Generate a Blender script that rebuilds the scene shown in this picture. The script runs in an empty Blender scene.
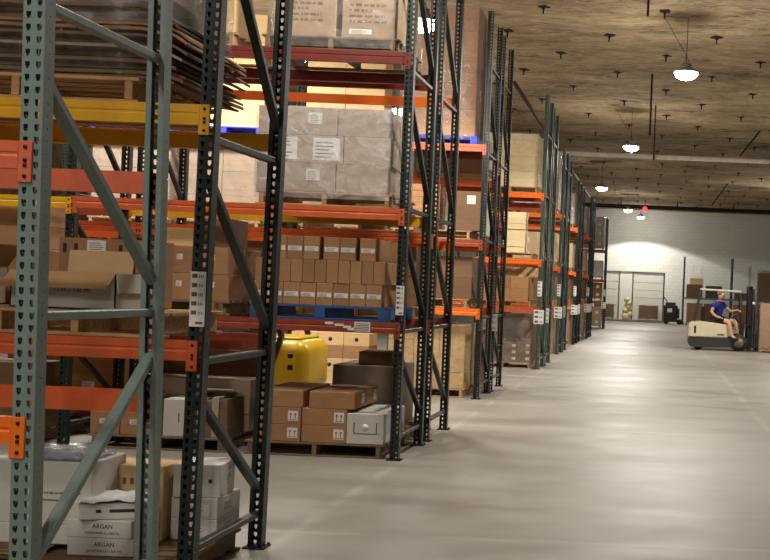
import bpy, bmesh, math, random
from mathutils import Vector, Matrix, noise
RND = random.Random(7)
sc = bpy.context.scene
C = sc.collection
F = 1145.0; CX = 655.0; CY = 296.0; HC = 1.55; ROLL = 0.04

def at(px, py, Y):
    """photograph pixel + real depth -> (x, height)"""
    dx, dy = px-CX, py-CY
    u = dx+dy*ROLL; v = dy-dx*ROLL
    return u/F*Y, HC-v/F*Y

# ---------------------------------------------------------------- materials
def lin(c):
    c /= 255.0
    return c/12.92 if c <= .04045 else ((c+.055)/1.055)**2.4
def rgb(r, g, b): return (lin(r), lin(g), lin(b), 1)

def mat(name, col, rough=.6, metal=0, var=0.0, scale=8, bump=0, objvar=0, stretch=(1, 1, 1), col2=None, spec=.5, coords='Object'):
    m = bpy.data.materials.new(name); m.use_nodes = True
    nt = m.node_tree; b = nt.nodes['Principled BSDF']
    b.inputs['Roughness'].default_value = rough
    b.inputs['Metallic'].default_value = metal
    b.inputs['Specular IOR Level'].default_value = spec
    b.inputs['Base Color'].default_value = col
    out = None
    if var or bump or col2:
        tc = nt.nodes.new('ShaderNodeTexCoord'); mp = nt.nodes.new('ShaderNodeMapping')
        mp.inputs['Scale'].default_value = stretch
        nt.links.new(tc.outputs[coords], mp.inputs[0])
        n = nt.nodes.new('ShaderNodeTexNoise'); n.inputs['Scale'].default_value = scale
        n.inputs['Detail'].default_value = 5; n.inputs['Roughness'].default_value = .6
        nt.links.new(mp.outputs[0], n.inputs['Vector'])
        mx = nt.nodes.new('ShaderNodeMix'); mx.data_type = 'RGBA'
        c2 = col2 or tuple(max(0, c*(1-var)) for c in col[:3])+(1,)
        c1 = col if col2 else tuple(min(1, c*(1+var*.6)) for c in col[:3])+(1,)
        mx.inputs['A'].default_value = c2; mx.inputs['B'].default_value = c1
        rp = nt.nodes.new('ShaderNodeMapRange'); rp.inputs['From Min'].default_value = .3; rp.inputs['From Max'].default_value = .7
        nt.links.new(n.outputs['Fac'], rp.inputs['Value']); nt.links.new(rp.outputs[0], mx.inputs['Factor'])
        out = mx.outputs['Result']
        if bump:
            bp = nt.nodes.new('ShaderNodeBump'); bp.inputs['Strength'].default_value = bump; bp.inputs['Distance'].default_value = .02
            nt.links.new(n.outputs['Fac'], bp.inputs['Height']); nt.links.new(bp.outputs[0], b.inputs['Normal'])
    if objvar:
        oi = nt.nodes.new('ShaderNodeObjectInfo'); hs = nt.nodes.new('ShaderNodeHueSaturation')
        mr = nt.nodes.new('ShaderNodeMapRange')
        mr.inputs['To Min'].default_value = 1-objvar; mr.inputs['To Max'].default_value = 1+objvar
        nt.links.new(oi.outputs['Random'], mr.inputs['Value']); nt.links.new(mr.outputs[0], hs.inputs['Value'])
        if out: nt.links.new(out, hs.inputs['Color'])
        else: hs.inputs['Color'].default_value = col
        out = hs.outputs[0]
    if out: nt.links.new(out, b.inputs['Base Color'])
    return m

def emit(name, col, s):
    m = bpy.data.materials.new(name); m.use_nodes = True
    b = m.node_tree.nodes['Principled BSDF']
    b.inputs['Base Color'].default_value = col
    b.inputs['Emission Color'].default_value = col; b.inputs['Emission Strength'].default_value = s
    return m

def film_mat(name, tint, opac, rough=.18):
    m = bpy.data.materials.new(name); m.use_nodes = True
    nt = m.node_tree; b = nt.nodes['Principled BSDF']; o = nt.nodes['Material Output']
    b.inputs['Base Color'].default_value = tint; b.inputs['Roughness'].default_value = rough
    b.inputs['Specular IOR Level'].default_value = .9
    tr = nt.nodes.new('ShaderNodeBsdfTransparent'); mx = nt.nodes.new('ShaderNodeMixShader')
    tc = nt.nodes.new('ShaderNodeTexCoord'); mp = nt.nodes.new('ShaderNodeMapping'); mp.inputs['Scale'].default_value = (2.2, 2.2, 2.8)
    n = nt.nodes.new('ShaderNodeTexNoise'); n.inputs['Scale'].default_value = 3.2; n.inputs['Detail'].default_value = 6
    n.inputs['Distortion'].default_value = .9
    nt.links.new(tc.outputs['Object'], mp.inputs[0]); nt.links.new(mp.outputs[0], n.inputs['Vector'])
    bp = nt.nodes.new('ShaderNodeBump'); bp.inputs['Strength'].default_value = .9; bp.inputs['Distance'].default_value = .018
    nt.links.new(n.outputs['Fac'], bp.inputs['Height']); nt.links.new(bp.outputs[0], b.inputs['Normal'])
    mr = nt.nodes.new('ShaderNodeMapRange'); mr.inputs['From Min'].default_value = .35; mr.inputs['From Max'].default_value = .7
    mr.inputs['To Min'].default_value = opac*.5; mr.inputs['To Max'].default_value = min(1, opac*1.6)
    nt.links.new(n.outputs['Fac'], mr.inputs['Value']); nt.links.new(mr.outputs[0], mx.inputs[0])
    nt.links.new(tr.outputs[0], mx.inputs[1]); nt.links.new(b.outputs[0], mx.inputs[2]); nt.links.new(mx.outputs[0], o.inputs['Surface'])
    return m

M = {}
M['green_light'] = mat('grey_green_rack', rgb(118, 134, 127), .45, 0, .12, 14, col2=None)  # rack greens: one even tone per rack, pale to dark
M['green_dark'] = mat('dark_green_rack', rgb(20, 33, 29), .42, 0, .18, 14)
M['green_mid'] = mat('mid_green_rack', rgb(66, 84, 76), .38, 0, .15, 14)
M['orange'] = mat('orange_paint', rgb(200, 90, 44), .42, 0, .14, 9)
M['bright_orange'] = mat('bright_orange_paint', rgb(240, 112, 22), .42, 0, .08, 9)
M['salmon'] = mat('faded_orange_paint', rgb(214, 104, 70), .45, 0, .12, 9)
M['red'] = mat('brick_red_paint', rgb(150, 64, 42), .42, 0, .2, 9)
M['dark_red'] = mat('oxblood_paint', rgb(112, 40, 34), .35, 0, .15, 9)
M['yellow'] = mat('yellow_paint', rgb(224, 166, 26), .42, 0, .1, 9)
M['card'] = mat('brown_cardboard', rgb(160, 118, 80), .8, 0, .12, 5, .04, .14, (1, 1, 3))
M['card_dark'] = mat('dark_brown_cardboard', rgb(116, 86, 60), .8, 0, .12, 5, .04, .15, (1, 1, 3))
M['card_grey'] = mat('greyish_cardboard', rgb(170, 150, 130), .75, 0, .08, 5, .04, .08, (1, 1, 3))
M['card_tan'] = mat('pale_tan_cardboard', rgb(212, 178, 128), .8, 0, .08, 5, .03, .1, (1, 1, 3))
M['card_cream'] = mat('cream_cardboard', rgb(230, 206, 160), .8, 0, .08, 5, .03, .1, (1, 1, 3))
M['card_mid'] = mat('buff_cardboard', rgb(160, 132, 104), .75, 0, .08, 5, .04, .04, (1, 1, 3))
M['card_slate'] = mat('weathered_grey_cardboard', rgb(132, 114, 96), .8, 0, .12, 5, .04, .1, (1, 1, 3))
M['card_white'] = mat('white_cardboard', rgb(206, 202, 194), .7, 0, .05, 5, .03, .06)
M['card_in'] = mat('bare_cardboard_inside', rgb(176, 138, 96), .85, 0, .1, 5)
M['seam'] = mat('box_seam', rgb(70, 50, 36), .9)
M['tape'] = mat('packing_tape', rgb(176, 140, 100), .3, 0, .06, 20)
M['wood'] = mat('pallet_wood', rgb(176, 138, 92), .8, 0, .3, 6, .15, .12, (1, 6, 6))
M['wood_grey'] = mat('worn_pallet_wood', rgb(120, 98, 72), .85, 0, .3, 6, .15, .12, (1, 6, 6))
M['blue'] = mat('blue_pallet_paint', rgb(40, 82, 138), .6, 0, .25, 6, .1)
M['blue_bright'] = mat('bright_blue_pallet_paint', rgb(40, 60, 205), .55, 0, .1, 6, .1)
M['paper'] = mat('white_label_paper', rgb(226, 224, 220), .6)
M['ink'] = mat('black_ink', rgb(40, 38, 38), .7)
M['ink_soft'] = mat('grey_brown_ink', rgb(104, 86, 70), .8)
M['rivet'] = mat('dark_rivet', rgb(40, 24, 20), .5, .3)
M['steel'] = mat('galvanised_steel', rgb(120, 116, 108), .4, .6, .2, 6)
M['pipe'] = mat('brown_pipe_paint', rgb(74, 52, 38), .5, .2, .2, 6)
M['pipe_grey'] = mat('grey_pipe', rgb(214, 208, 194), .4, .1, .2, 6)
M['iron'] = mat('rusty_iron', rgb(34, 22, 16), .8, .3, .3, 8)
M['film'] = film_mat('clear_stretch_film', rgb(226, 222, 222), .26, .14)
M['film_thin'] = film_mat('thin_stretch_film', rgb(220, 216, 210), .14, .12)
M['film_dark'] = film_mat('smoky_stretch_film', rgb(120, 110, 98), .22, .1)
M['film_blue'] = film_mat('folded_polythene', rgb(150, 158, 176), .6, .15)
M['lift_yellow'] = mat('forklift_yellow', rgb(204, 168, 30), .32, 0, .05, 4)
M['lift_cream'] = mat('forklift_cream', rgb(214, 204, 172), .35, 0, .05, 4)
M['black'] = mat('black_paint', rgb(26, 26, 27), .42, .1, .1, 8)
M['charcoal'] = mat('charcoal_paint', rgb(58, 60, 60), .42, .2, .1, 8)
M['rubber'] = mat('tyre_rubber', rgb(44, 42, 40), .85, 0, .1, 12)
M['wheel_hub'] = mat('wheel_hub', rgb(134, 122, 104), .5, .3)
M['skin'] = mat('skin', rgb(206, 158, 128), .55)
M['shirt'] = mat('blue_shirt', rgb(32, 42, 130), .85, 0, .15, 14)
M['shorts'] = mat('black_shorts', rgb(28, 27, 30), .85)
M['hair'] = mat('fair_hair', rgb(176, 138, 84), .7, 0, .3, 40)
M['shoe'] = mat('dark_shoe', rgb(50, 42, 38), .7)
M['lamp'] = emit('lamp_lens', (1, .96, .86, 1), 30)
M['lamp_house'] = mat('lamp_housing', rgb(150, 148, 142), .4, .5)
M['red_glow'] = emit('red_beacon', (1, .03, .05, 1), 3)
M['wallpaint'] = mat('white_block_paint', rgb(222, 222, 214), .6, 0, .03, 2)
M['door_white'] = mat('white_door_panel', rgb(214, 212, 200), .5, 0, .05, 2)
M['concrete_dark'] = mat('dark_concrete', rgb(120, 114, 104), .8, 0, .15, 2)
M['cream'] = mat('cream_cloth', rgb(214, 200, 150), .9, 0, .15, 5)
M['pink'] = mat('pink_sticker', rgb(205, 70, 90), .6)
M['blue_plastic'] = mat('blue_plastic', rgb(30, 70, 200), .35)

# floor
def floor_mat():
    m = bpy.data.materials.new('polished_concrete'); m.use_nodes = True
    nt = m.node_tree; b = nt.nodes['Principled BSDF']; L = nt.links; N = nt.nodes
    tc = N.new('ShaderNodeTexCoord')
    def nz(scale, st, det=6, dist=0):
        mp = N.new('ShaderNodeMapping'); mp.inputs['Scale'].default_value = st
        n = N.new('ShaderNodeTexNoise'); n.inputs['Scale'].default_value = scale; n.inputs['Detail'].default_value = det
        n.inputs['Distortion'].default_value = dist; n.inputs['Roughness'].default_value = .62
        L.new(tc.outputs['Object'], mp.inputs[0]); L.new(mp.outputs[0], n.inputs['Vector']); return n
    n1 = nz(.55, (1, 1, 1)); n2 = nz(1.1, (.5, 1.3, 1), 7, .3); n3 = nz(9, (1, 1, 1))
    r = N.new('ShaderNodeValToRGB'); r.color_ramp.elements[0].color = rgb(130, 124, 114); r.color_ramp.elements[1].color = rgb(154, 149, 139)
    r.color_ramp.elements[0].position = .34; r.color_ramp.elements[1].position = .66
    a = N.new('ShaderNodeMath'); a.operation = 'ADD'; h = N.new('ShaderNodeMath'); h.operation = 'MULTIPLY'; h.inputs[1].default_value = .5
    L.new(n1.outputs['Fac'], a.inputs[0]); L.new(n2.outputs['Fac'], a.inputs[1]); L.new(a.outputs[0], h.inputs[0]); L.new(h.outputs[0], r.inputs[0])
    # sawn joints filled with paler dust
    sx = N.new('ShaderNodeSeparateXYZ'); L.new(tc.outputs['Object'], sx.inputs[0])
    def line(sock, pos, period, w):
        s = N.new('ShaderNodeMath'); s.operation = 'SUBTRACT'; s.inputs[1].default_value = pos; L.new(sock, s.inputs[0])
        p = N.new('ShaderNodeMath'); p.operation = 'PINGPONG'; p.inputs[1].default_value = period/2; L.new(s.outputs[0], p.inputs[0])
        c = N.new('ShaderNodeMapRange'); c.inputs['From Min'].default_value = 0; c.inputs['From Max'].default_value = w
        c.inputs['To Min'].default_value = 1; c.inputs['To Max'].default_value = 0; L.new(p.outputs[0], c.inputs['Value']); return c
    l1 = line(sx.outputs['X'], 1.42, 3.6, .07); l2 = line(sx.outputs['Y'], 1.2, 5.9, .06)
    mxm = N.new('ShaderNodeMath'); mxm.operation = 'MAXIMUM'; L.new(l1.outputs[0], mxm.inputs[0]); L.new(l2.outputs[0], mxm.inputs[1])
    mm = N.new('ShaderNodeMath'); mm.operation = 'MULTIPLY'; mr = N.new('ShaderNodeMapRange'); mr.inputs['From Min'].default_value = .42; mr.inputs['From Max'].default_value = .6
    mr.inputs['To Max'].default_value = .4
    L.new(n2.outputs['Fac'], mr.inputs['Value']); L.new(mr.outputs[0], mm.inputs[1]); L.new(mxm.outputs[0], mm.inputs[0])
    mx = N.new('ShaderNodeMix'); mx.data_type = 'RGBA'; mx.inputs['B'].default_value = rgb(196, 190, 178)
    L.new(mm.outputs[0], mx.inputs['Factor']); L.new(r.outputs[0], mx.inputs['A']); L.new(mx.outputs['Result'], b.inputs['Base Color'])
    rr = N.new('ShaderNodeMapRange'); rr.inputs['From Min'].default_value = .35; rr.inputs['From Max'].default_value = .65
    rr.inputs['To Min'].default_value = .36; rr.inputs['To Max'].default_value = .55
    L.new(n2.outputs['Fac'], rr.inputs['Value']); L.new(rr.outputs[0], b.inputs['Roughness'])
    bp = N.new('ShaderNodeBump'); bp.inputs['Strength'].default_value = .12; bp.inputs['Distance'].default_value = .01
    L.new(n3.outputs['Fac'], bp.inputs['Height']); L.new(bp.outputs[0], b.inputs['Normal'])
    return m
M['floor'] = floor_mat()

def rock_mat():
    m = bpy.data.materials.new('limestone_rock'); m.use_nodes = True
    nt = m.node_tree; b = nt.nodes['Principled BSDF']; L = nt.links; N = nt.nodes
    b.inputs['Roughness'].default_value = .9
    tc = N.new('ShaderNodeTexCoord')
    def nz(scale, st, det, dist):
        mp = N.new('ShaderNodeMapping'); mp.inputs['Scale'].default_value = st
        n = N.new('ShaderNodeTexNoise'); n.inputs['Scale'].default_value = scale; n.inputs['Detail'].default_value = det
        n.inputs['Distortion'].default_value = dist; n.inputs['Roughness'].default_value = .7
        L.new(tc.outputs['Object'], mp.inputs[0]); L.new(mp.outputs[0], n.inputs['Vector']); return n
    n1 = nz(.45, (.45, 1.0, 1), 8, 1.5); n2 = nz(3.6, (.6, 1.5, 1), 14, 1.2)
    a = N.new('ShaderNodeMath'); a.operation = 'ADD'; h = N.new('ShaderNodeMath'); h.operation = 'MULTIPLY'; h.inputs[1].default_value = .5
    L.new(n1.outputs['Fac'], a.inputs[0]); L.new(n2.outputs['Fac'], a.inputs[1]); L.new(a.outputs[0], h.inputs[0])
    r = N.new('ShaderNodeValToRGB'); e = r.color_ramp.elements
    e[0].position = .38; e[0].color = rgb(76, 62, 46); e[1].position = .6; e[1].color = rgb(192, 168, 130)
    k = e.new(.47); k.color = rgb(144, 124, 94)
    L.new(h.outputs[0], r.inputs[0]); L.new(r.outputs[0], b.inputs['Base Color'])
    bp = N.new('ShaderNodeBump'); bp.inputs['Strength'].default_value = .8; bp.inputs['Distance'].default_value = .12
    L.new(h.outputs[0], bp.inputs['Height']); L.new(bp.outputs[0], b.inputs['Normal'])
    return m
M['rock'] = rock_mat()

def brick_mat():
    m = bpy.data.materials.new('painted_blockwork'); m.use_nodes = True
    nt = m.node_tree; b = nt.nodes['Principled BSDF']; L = nt.links; N = nt.nodes
    b.inputs['Roughness'].default_value = .6
    tc = N.new('ShaderNodeTexCoord'); mp = N.new('ShaderNodeMapping'); mp.inputs['Rotation'].default_value = (math.pi/2, 0, 0)
    br = N.new('ShaderNodeTexBrick'); br.inputs['Scale'].default_value = 1
    br.inputs['Brick Width'].default_value = .4; br.inputs['Row Height'].default_value = .2; br.inputs['Mortar Size'].default_value = .008
    br.inputs['Color1'].default_value = rgb(226, 227, 220); br.inputs['Color2'].default_value = rgb(220, 221, 214); br.inputs['Mortar'].default_value = rgb(206, 206, 198)
    L.new(tc.outputs['Object'], mp.inputs[0]); L.new(mp.outputs[0], br.inputs['Vector']); L.new(br.outputs['Color'], b.inputs['Base Color'])
    return m
M['block'] = brick_mat()

# ---------------------------------------------------------------- mesh helpers
def bx(bm, x0, x1, y0, y1, z0, z1, bev=0, mi=0, mtx=None):
    g = bmesh.ops.create_cube(bm, size=1)
    vs = g['verts']
    for v in vs:
        v.co = Vector((x0+(v.co.x+.5)*(x1-x0), y0+(v.co.y+.5)*(y1-y0), z0+(v.co.z+.5)*(z1-z0)))
    es = list({e for v in vs for e in v.link_edges})
    fs = {f for v in vs for f in v.link_faces}
    if bev:
        r = bmesh.ops.bevel(bm, geom=es, offset=bev, segments=1 if bev < .02 else (3 if bev < .1 else 8), affect='EDGES', profile=.5)
        fs = set(f for f in r['faces'])
        st = list(fs)
        seen = set(st)
        while st:
            f = st.pop()
            for e in f.edges:
                for g2 in e.link_faces:
                    if g2 not in seen: seen.add(g2); st.append(g2)
        fs = seen
    for f in fs: f.material_index = mi
    if mtx:
        for v in {v for f in fs for v in f.verts}: v.co = mtx @ v.co
    return fs

def cyl(bm, p0, p1, r, seg=10, mi=0, r2=None, cap=True):
    p0, p1 = Vector(p0), Vector(p1); d = p1-p0
    q = d.to_track_quat('Z', 'Y').to_matrix().to_4x4()
    g = bmesh.ops.create_cone(bm, cap_ends=cap, segments=seg, radius1=r, radius2=r if r2 is None else r2, depth=d.length,
                              matrix=Matrix.Translation((p0+p1)/2) @ q)
    for f in {f for v in g['verts'] for f in v.link_faces}: f.material_index = mi; f.smooth = seg > 6

def bar(bm, p0, p1, w, t, mi=0, up=(1, 0, 0)):
    """rectangular bar from p0 to p1; w across 'up', t the other way"""
    p0, p1 = Vector(p0), Vector(p1); d = (p1-p0); z = d.normalized(); x = Vector(up); x = (x-z*x.dot(z)).normalized(); y = z.cross(x)
    mt = Matrix((x, y, z)).transposed().to_4x4(); mt.translation = (p0+p1)/2
    return bx(bm, -w/2, w/2, -t/2, t/2, -d.length/2, d.length/2, min(w, t)*.15, mi, mt)

def sph(bm, c, r, sc_=(1, 1, 1), mi=0, u=14, v=10):
    g = bmesh.ops.create_uvsphere(bm, u_segments=u, v_segments=v, radius=r)
    for w in g['verts']: w.co = Vector((w.co.x*sc_[0]+c[0], w.co.y*sc_[1]+c[1], w.co.z*sc_[2]+c[2]))
    for f in {f for w in g['verts'] for f in w.link_faces}: f.material_index = mi; f.smooth = True

def mesh(name, bm, mats):
    me = bpy.data.meshes.new(name)
    bmesh.ops.recalc_face_normals(bm, faces=bm.faces[:]) if name != 'post' else None
    bm.to_mesh(me); bm.free()
    for m in (mats if isinstance(mats, (list, tuple)) else [mats]): me.materials.append(m)
    return me
def link(name, me, parent=None, loc=(0, 0, 0), rotz=0):
    o = bpy.data.objects.new(name, me); C.objects.link(o)
    o.location = loc; o.rotation_euler = (0, 0, rotz)
    if parent is not None: o.parent = parent
    return o
def obj(name, bm, mats, parent=None, loc=(0, 0, 0), rotz=0): return link(name, mesh(name, bm, mats), parent, loc, rotz)
def tag(o, label, cat, group=None, kind=None):
    if label: o['label'] = label
    if cat: o['category'] = cat
    if group: o['group'] = group
    if kind: o['kind'] = kind
    return o
def thing(name, label, cat, loc=(0, 0, 0), rotz=0, group=None):
    return tag(link(name, None, None, loc, rotz), label, cat, group)
def struct(name, bm, mats, label=None):
    o = obj(name, bm, mats); o['kind'] = 'structure'; o['label'] = label or name.replace('_', ' '); o['category'] = name.split('_')[0]
    return o
NB = bmesh.new
ORD = ['first', 'second', 'third', 'fourth', 'fifth', 'sixth', 'seventh', 'eighth', 'ninth', 'tenth', 'eleventh', 'twelfth', 'thirteenth', 'fourteenth']

# ---------------------------------------------------------------- text
def text(s, size, m, parent, loc, rot=(math.pi/2, 0, 0), name='printing', align='CENTER'):
    cu = bpy.data.curves.new('t', 'FONT'); cu.body = s; cu.size = size; cu.align_x = align; cu.extrude = .0005; cu.resolution_u = 2
    t = bpy.data.objects.new('t', cu); C.objects.link(t)
    dg = bpy.context.evaluated_depsgraph_get(); me = bpy.data.meshes.new_from_object(t.evaluated_get(dg))
    me.name = name; bpy.data.objects.remove(t); me.materials.clear(); me.materials.append(m)
    o = link(name, me, parent, loc); o.rotation_euler = rot; return o

def blurred_print(parent, x0, y, z0, w, rows, ch, m):
    """rows of small illegible dashes, as far-off printing reads"""
    r = random.Random(int(w*1000)+rows); bm = NB()
    for k in range(rows):
        x = x0; end = x0+w*(1 if k == 0 else r.uniform(.6, 1)); z = z0-k*ch*1.9
        while x < end:
            l = r.uniform(.5, 2.2)*ch; bx(bm, x, min(end, x+l), y-.001, y, z, z+ch*r.uniform(.7, 1), 0); x += l+ch*r.uniform(.3, .9)
    return obj('printing', bm, m, parent)

# ---------------------------------------------------------------- pallet racks
PW = .08; PD = .072; PITCH = .0455
def hole_cell(bm, o, ax, az, w, h, hw, hh, rim, tear, mi=0):
    """one cell of perforated sheet: corner o, width w along ax, height h along az, hole hw x hh, rim vector"""
    outer = [(0, 0), (.5, 0), (1, 0), (1, .5), (1, 1), (.5, 1), (0, 1), (0, .5)]
    if tear: inner = [(-.32, -.5), (0, -.62), (.32, -.5), (.5, 0), (.5, .5), (0, .5), (-.5, .5), (-.5, 0)]
    else: inner = [(-.35, -.35), (0, -.5), (.35, -.35), (.5, 0), (.35, .35), (0, .5), (-.35, .35), (-.5, 0)]
    O = [bm.verts.new(o+ax*(a*w)+az*(b*h)) for a, b in outer]
    I = [bm.verts.new(o+ax*(w/2+a*hw)+az*(h/2+b*hh)) for a, b in inner]
    J = [bm.verts.new(v.co+rim) for v in I]
    for k in range(8):
        n = (k+1) % 8
        bm.faces.new((O[k], O[n], I[n], I[k])); bm.faces.new((I[k], I[n], J[n], J[k]))
POST = {}
def post_mesh(H, m, side_holes=True):
    key = (H, m, side_holes)
    if key in POST: return POST[key]
    bm = NB(); X = Vector((1, 0, 0)); Z = Vector((0, 0, 1)); Y = Vector((0, 1, 0)); n = int(H/PITCH)
    for k in range(n):
        z = k*PITCH
        for c in (0, 1):
            hole_cell(bm, Vector((-PW/2+c*PW/2, 0, z)), X, Z, PW/2, PITCH, .0175, .0235, Y*.0028, True)
        for s in (-1, 1):
            if side_holes:
                hole_cell(bm, Vector((s*PW/2, 0, z)), Y, Z, PD, PITCH, .008, .008, X*(-s*.0028), False)
    def quad(a, b, c, d): bm.faces.new([bm.verts.new(v) for v in (a, b, c, d)])
    top = n*PITCH
    for s in (-1, 1):
        if not side_holes: quad((s*PW/2, 0, 0), (s*PW/2, PD, 0), (s*PW/2, PD, top), (s*PW/2, 0, top))
        xi = s*(PW/2-.024)
        quad((s*PW/2, PD, 0), (xi, PD, 0), (xi, PD, top), (s*PW/2, PD, top))
        quad((xi, PD, 0), (xi, PD-.01, 0), (xi, PD-.01, top), (xi, PD, top))
    POST[key] = mesh('post', bm, m); return POST[key]

BEAM = {}
def beam_mesh(L, m, h=.1, step=True):
    key = (round(L, 3), m, h)
    if key in BEAM: return BEAM[key]
    bm = NB()
    # stepped box section, front face at y=0, extends +y
    prof = [(0, 0), (.045, 0), (.045, h-.03), (.03, h-.03), (.03, h), (0, h), (0, h*.62), (.004, h*.56), (.004, h*.5), (0, h*.44)]
    a = [bm.verts.new((0, y, z)) for y, z in prof]; b = [bm.verts.new((L, y, z)) for y, z in prof]
    n = len(prof)
    for k in range(n): bm.faces.new((a[k], a[(k+1) % n], b[(k+1) % n], b[k]))
    bm.faces.new(a); bm.faces.new(b[::-1])
    BEAM[key] = mesh('beam', bm, m); return BEAM[key]
PLATE = {}
def plate_mesh(m):
    if m in PLATE: return PLATE[m]
    bm = NB(); bx(bm, 0, .05, -.008, 0, -.05, .1, .002); bx(bm, -.004, 0, -.008, .045, -.05, .1, .001)
    for z in (.078, .03, -.028): cyl(bm, (.026, -.008, z), (.026, -.012, z), .0075, 8, 1)
    bx(bm, .02, .032, -.012, -.008, .005, .018, 0, 1)
    PLATE[m] = mesh('beam_connector', bm, [m, M['rivet']]); return PLATE[m]
FOOT = None
def foot_mesh():
    global FOOT
    if FOOT: return FOOT
    bm = NB(); bx(bm, -.065, .065, -.03, .1, 0, .008, .002)
    for sx in (-1, 1): cyl(bm, (sx*.053, -.015, .008), (sx*.053, -.015, .02), .008, 6)
    FOOT = mesh('foot_plate', bm, M['iron']); return FOOT

def rack(label, xr, yf, H, m, bays, depth=1.05, beams=(), horiz=(.2, 1.14, 2.24, 3.47, 4.7), diag=None, side=True, rot=0, nframes=None, lean=0):
    """xr: x of rightmost post centre; bays run to -x; beams: (bay, face 'f'/'r', top height, material)"""
    t = thing('pallet_rack', label, 'pallet rack', (xr, yf, 0))
    pm = post_mesh(H, m, side); xs = [0]
    for b in bays: xs.append(xs[-1]-b)
    for i, x in enumerate(xs if nframes is None else xs[:nframes]):
        p = link('post', pm, t, (x, 0, 0)); link('foot_plate', foot_mesh(), p); p.rotation_euler = (0, lean, 0)
        q = link('post', pm, t, (x, depth, 0)); link('foot_plate', foot_mesh(), q); q.rotation_euler = (Matrix.Rotation(lean, 3, 'Y') @ Matrix.Rotation(math.pi, 3, 'Z')).to_euler()
        y0, y1 = PD*.6, depth-PD*.6
        for z in horiz:
            if z < H:
                bm = NB(); bar(bm, (lean*z, y0, z), (lean*z, y1, z), .045, .036); obj('horizontal_brace', bm, m, t, (x, 0, 0))
        dg = diag
        if dg is None:
            dg = []
            for a, b in zip(horiz, horiz[1:]+((horiz[-1]+1.2,) if horiz[-1]+1.2 < H else ())):
                dg.append((b-.2, a+.14))
        for za, zb in dg:
            if max(za, zb) < H:
                bm = NB(); bar(bm, (lean*za, y0, za), (lean*zb, y1, zb), .048, .04); obj('diagonal_brace', bm, m, t, (x, 0, 0))
    for (b, face, z, bmat) in beams:
        xa, xb = xs[b+1]+PW/2, xs[b]-PW/2; L = xb-xa
        if face == 'f':
            o = link('beam', beam_mesh(L, bmat), t, (xa+lean*z, 0.0, z-.1))
            link('beam_connector', plate_mesh(bmat), o, (L, 0, 0))
            c = link('beam_connector', plate_mesh(bmat), o, (0, 0, 0)); c.scale = (-1, 1, 1)
        else:
            o = link('beam', beam_mesh(L, bmat), t, (xb+lean*z, depth, z-.1), math.pi)
            link('beam_connector', plate_mesh(bmat), o, (L, 0, 0))
            c = link('beam_connector', plate_mesh(bmat), o, (0, 0, 0)); c.scale = (-1, 1, 1)
    t['xs'] = 0; del t['xs']
    return t

def placard(t, x, z, w=.075, h=.27, rows=6, arrow=True, y=-.004):
    bm = NB(); bx(bm, -w/2, w/2, y-.002, y, 0, h, 0)
    for k in range(rows):
        z0 = h*(k+.3)/rows
        if arrow and k == 0:
            bx(bm, -w*.1, w*.38, y-.003, y-.002, z0, z0+.01, 0, 1); continue
        bx(bm, -w*.4, -w*.05, y-.003, y-.002, z0, z0+h/rows*.45, 0, 1)
        for j in range(3): bx(bm, w*(.05+j*.12), w*(.1+j*.12), y-.003, y-.002, z0, z0+h/rows*.35, 0, 1)
    return obj('location_label', bm, [M['paper'], M['ink_soft']], t, (x, 0, z))

O, BO, SA, RE, DR, YE = M['orange'], M['bright_orange'], M['salmon'], M['red'], M['dark_red'], M['yellow']
BAY = 2.95
r0a = rack('grey-green steel pallet rack with faded orange beams, nearest the camera', -2.255, 4.15, 5.46, M['green_light'], [BAY], 1.08,
           [(0, 'f', 2.02, SA), (0, 'r', 2.02, SA), (0, 'f', 1.02, BO), (0, 'r', 1.03, O)],
           (.25, 1.385, 2.53, 3.7, 4.8), [(.45, 1.19), (2.28, 1.52), (2.75, 3.5), (4.6, 3.9)], lean=-.013)
r0b = rack('dark green pallet rack with yellow beams, standing back to back with grey-green rack', -2.255, 5.62, 5.46, M['green_dark'], [BAY], 1.07,
           [(0, 'f', 2.4, YE), (0, 'r', 2.4, YE), (0, 'f', 1.24, O), (0, 'r', 1.24, RE)], (.2, 1.135, 2.24, 3.47, 4.7),
           [(.96, .33), (2.05, 1.27), (3.4, 2.42), (4.6, 3.62)], lean=.012)
placard(r0b, 0.016, 1.31)
r1a = rack('dark green pallet rack holding blue pallet of small cartons, across first side aisle', -2.255, 10.15, 5.46, M['green_dark'], [BAY, BAY], 1.08,
           [(0, 'f', 3.62, DR), (0, 'r', 3.62, DR), (0, 'f', 2.23, O), (0, 'r', 2.23, YE), (0, 'f', 1.22, RE), (0, 'r', 1.22, RE),
            (1, 'f', 3.62, DR), (1, 'r', 3.62, DR), (1, 'f', 2.22, YE), (1, 'r', 2.22, RE), (1, 'f', 1.22, O), (1, 'r', 1.22, RE)])
placard(r1a, 0.0, 1.29, .07, .26)
for x, w, z0, h, k in ((-.325, .14, 1.13, .085, 'b'), (-.62, .07, 1.185, .022, ''), (-.53, .08, 1.172, .022, ''), (-.46, .07, 1.157, .022, ''), (-.42, .07, 1.138, .022, '')):
    bm = NB(); bx(bm, -w/2, w/2, -.002, 0, 0, h, 0)
    if k:
        for j in range(5): bx(bm, -w*.42, w*.42, -.0026, -.002, h*(.1+.17*j), h*(.18+.17*j), 0, 1)
    obj('beam_label', bm, [M['paper'], M['ink_soft']], r1a, (x, -.0005, z0))
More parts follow.
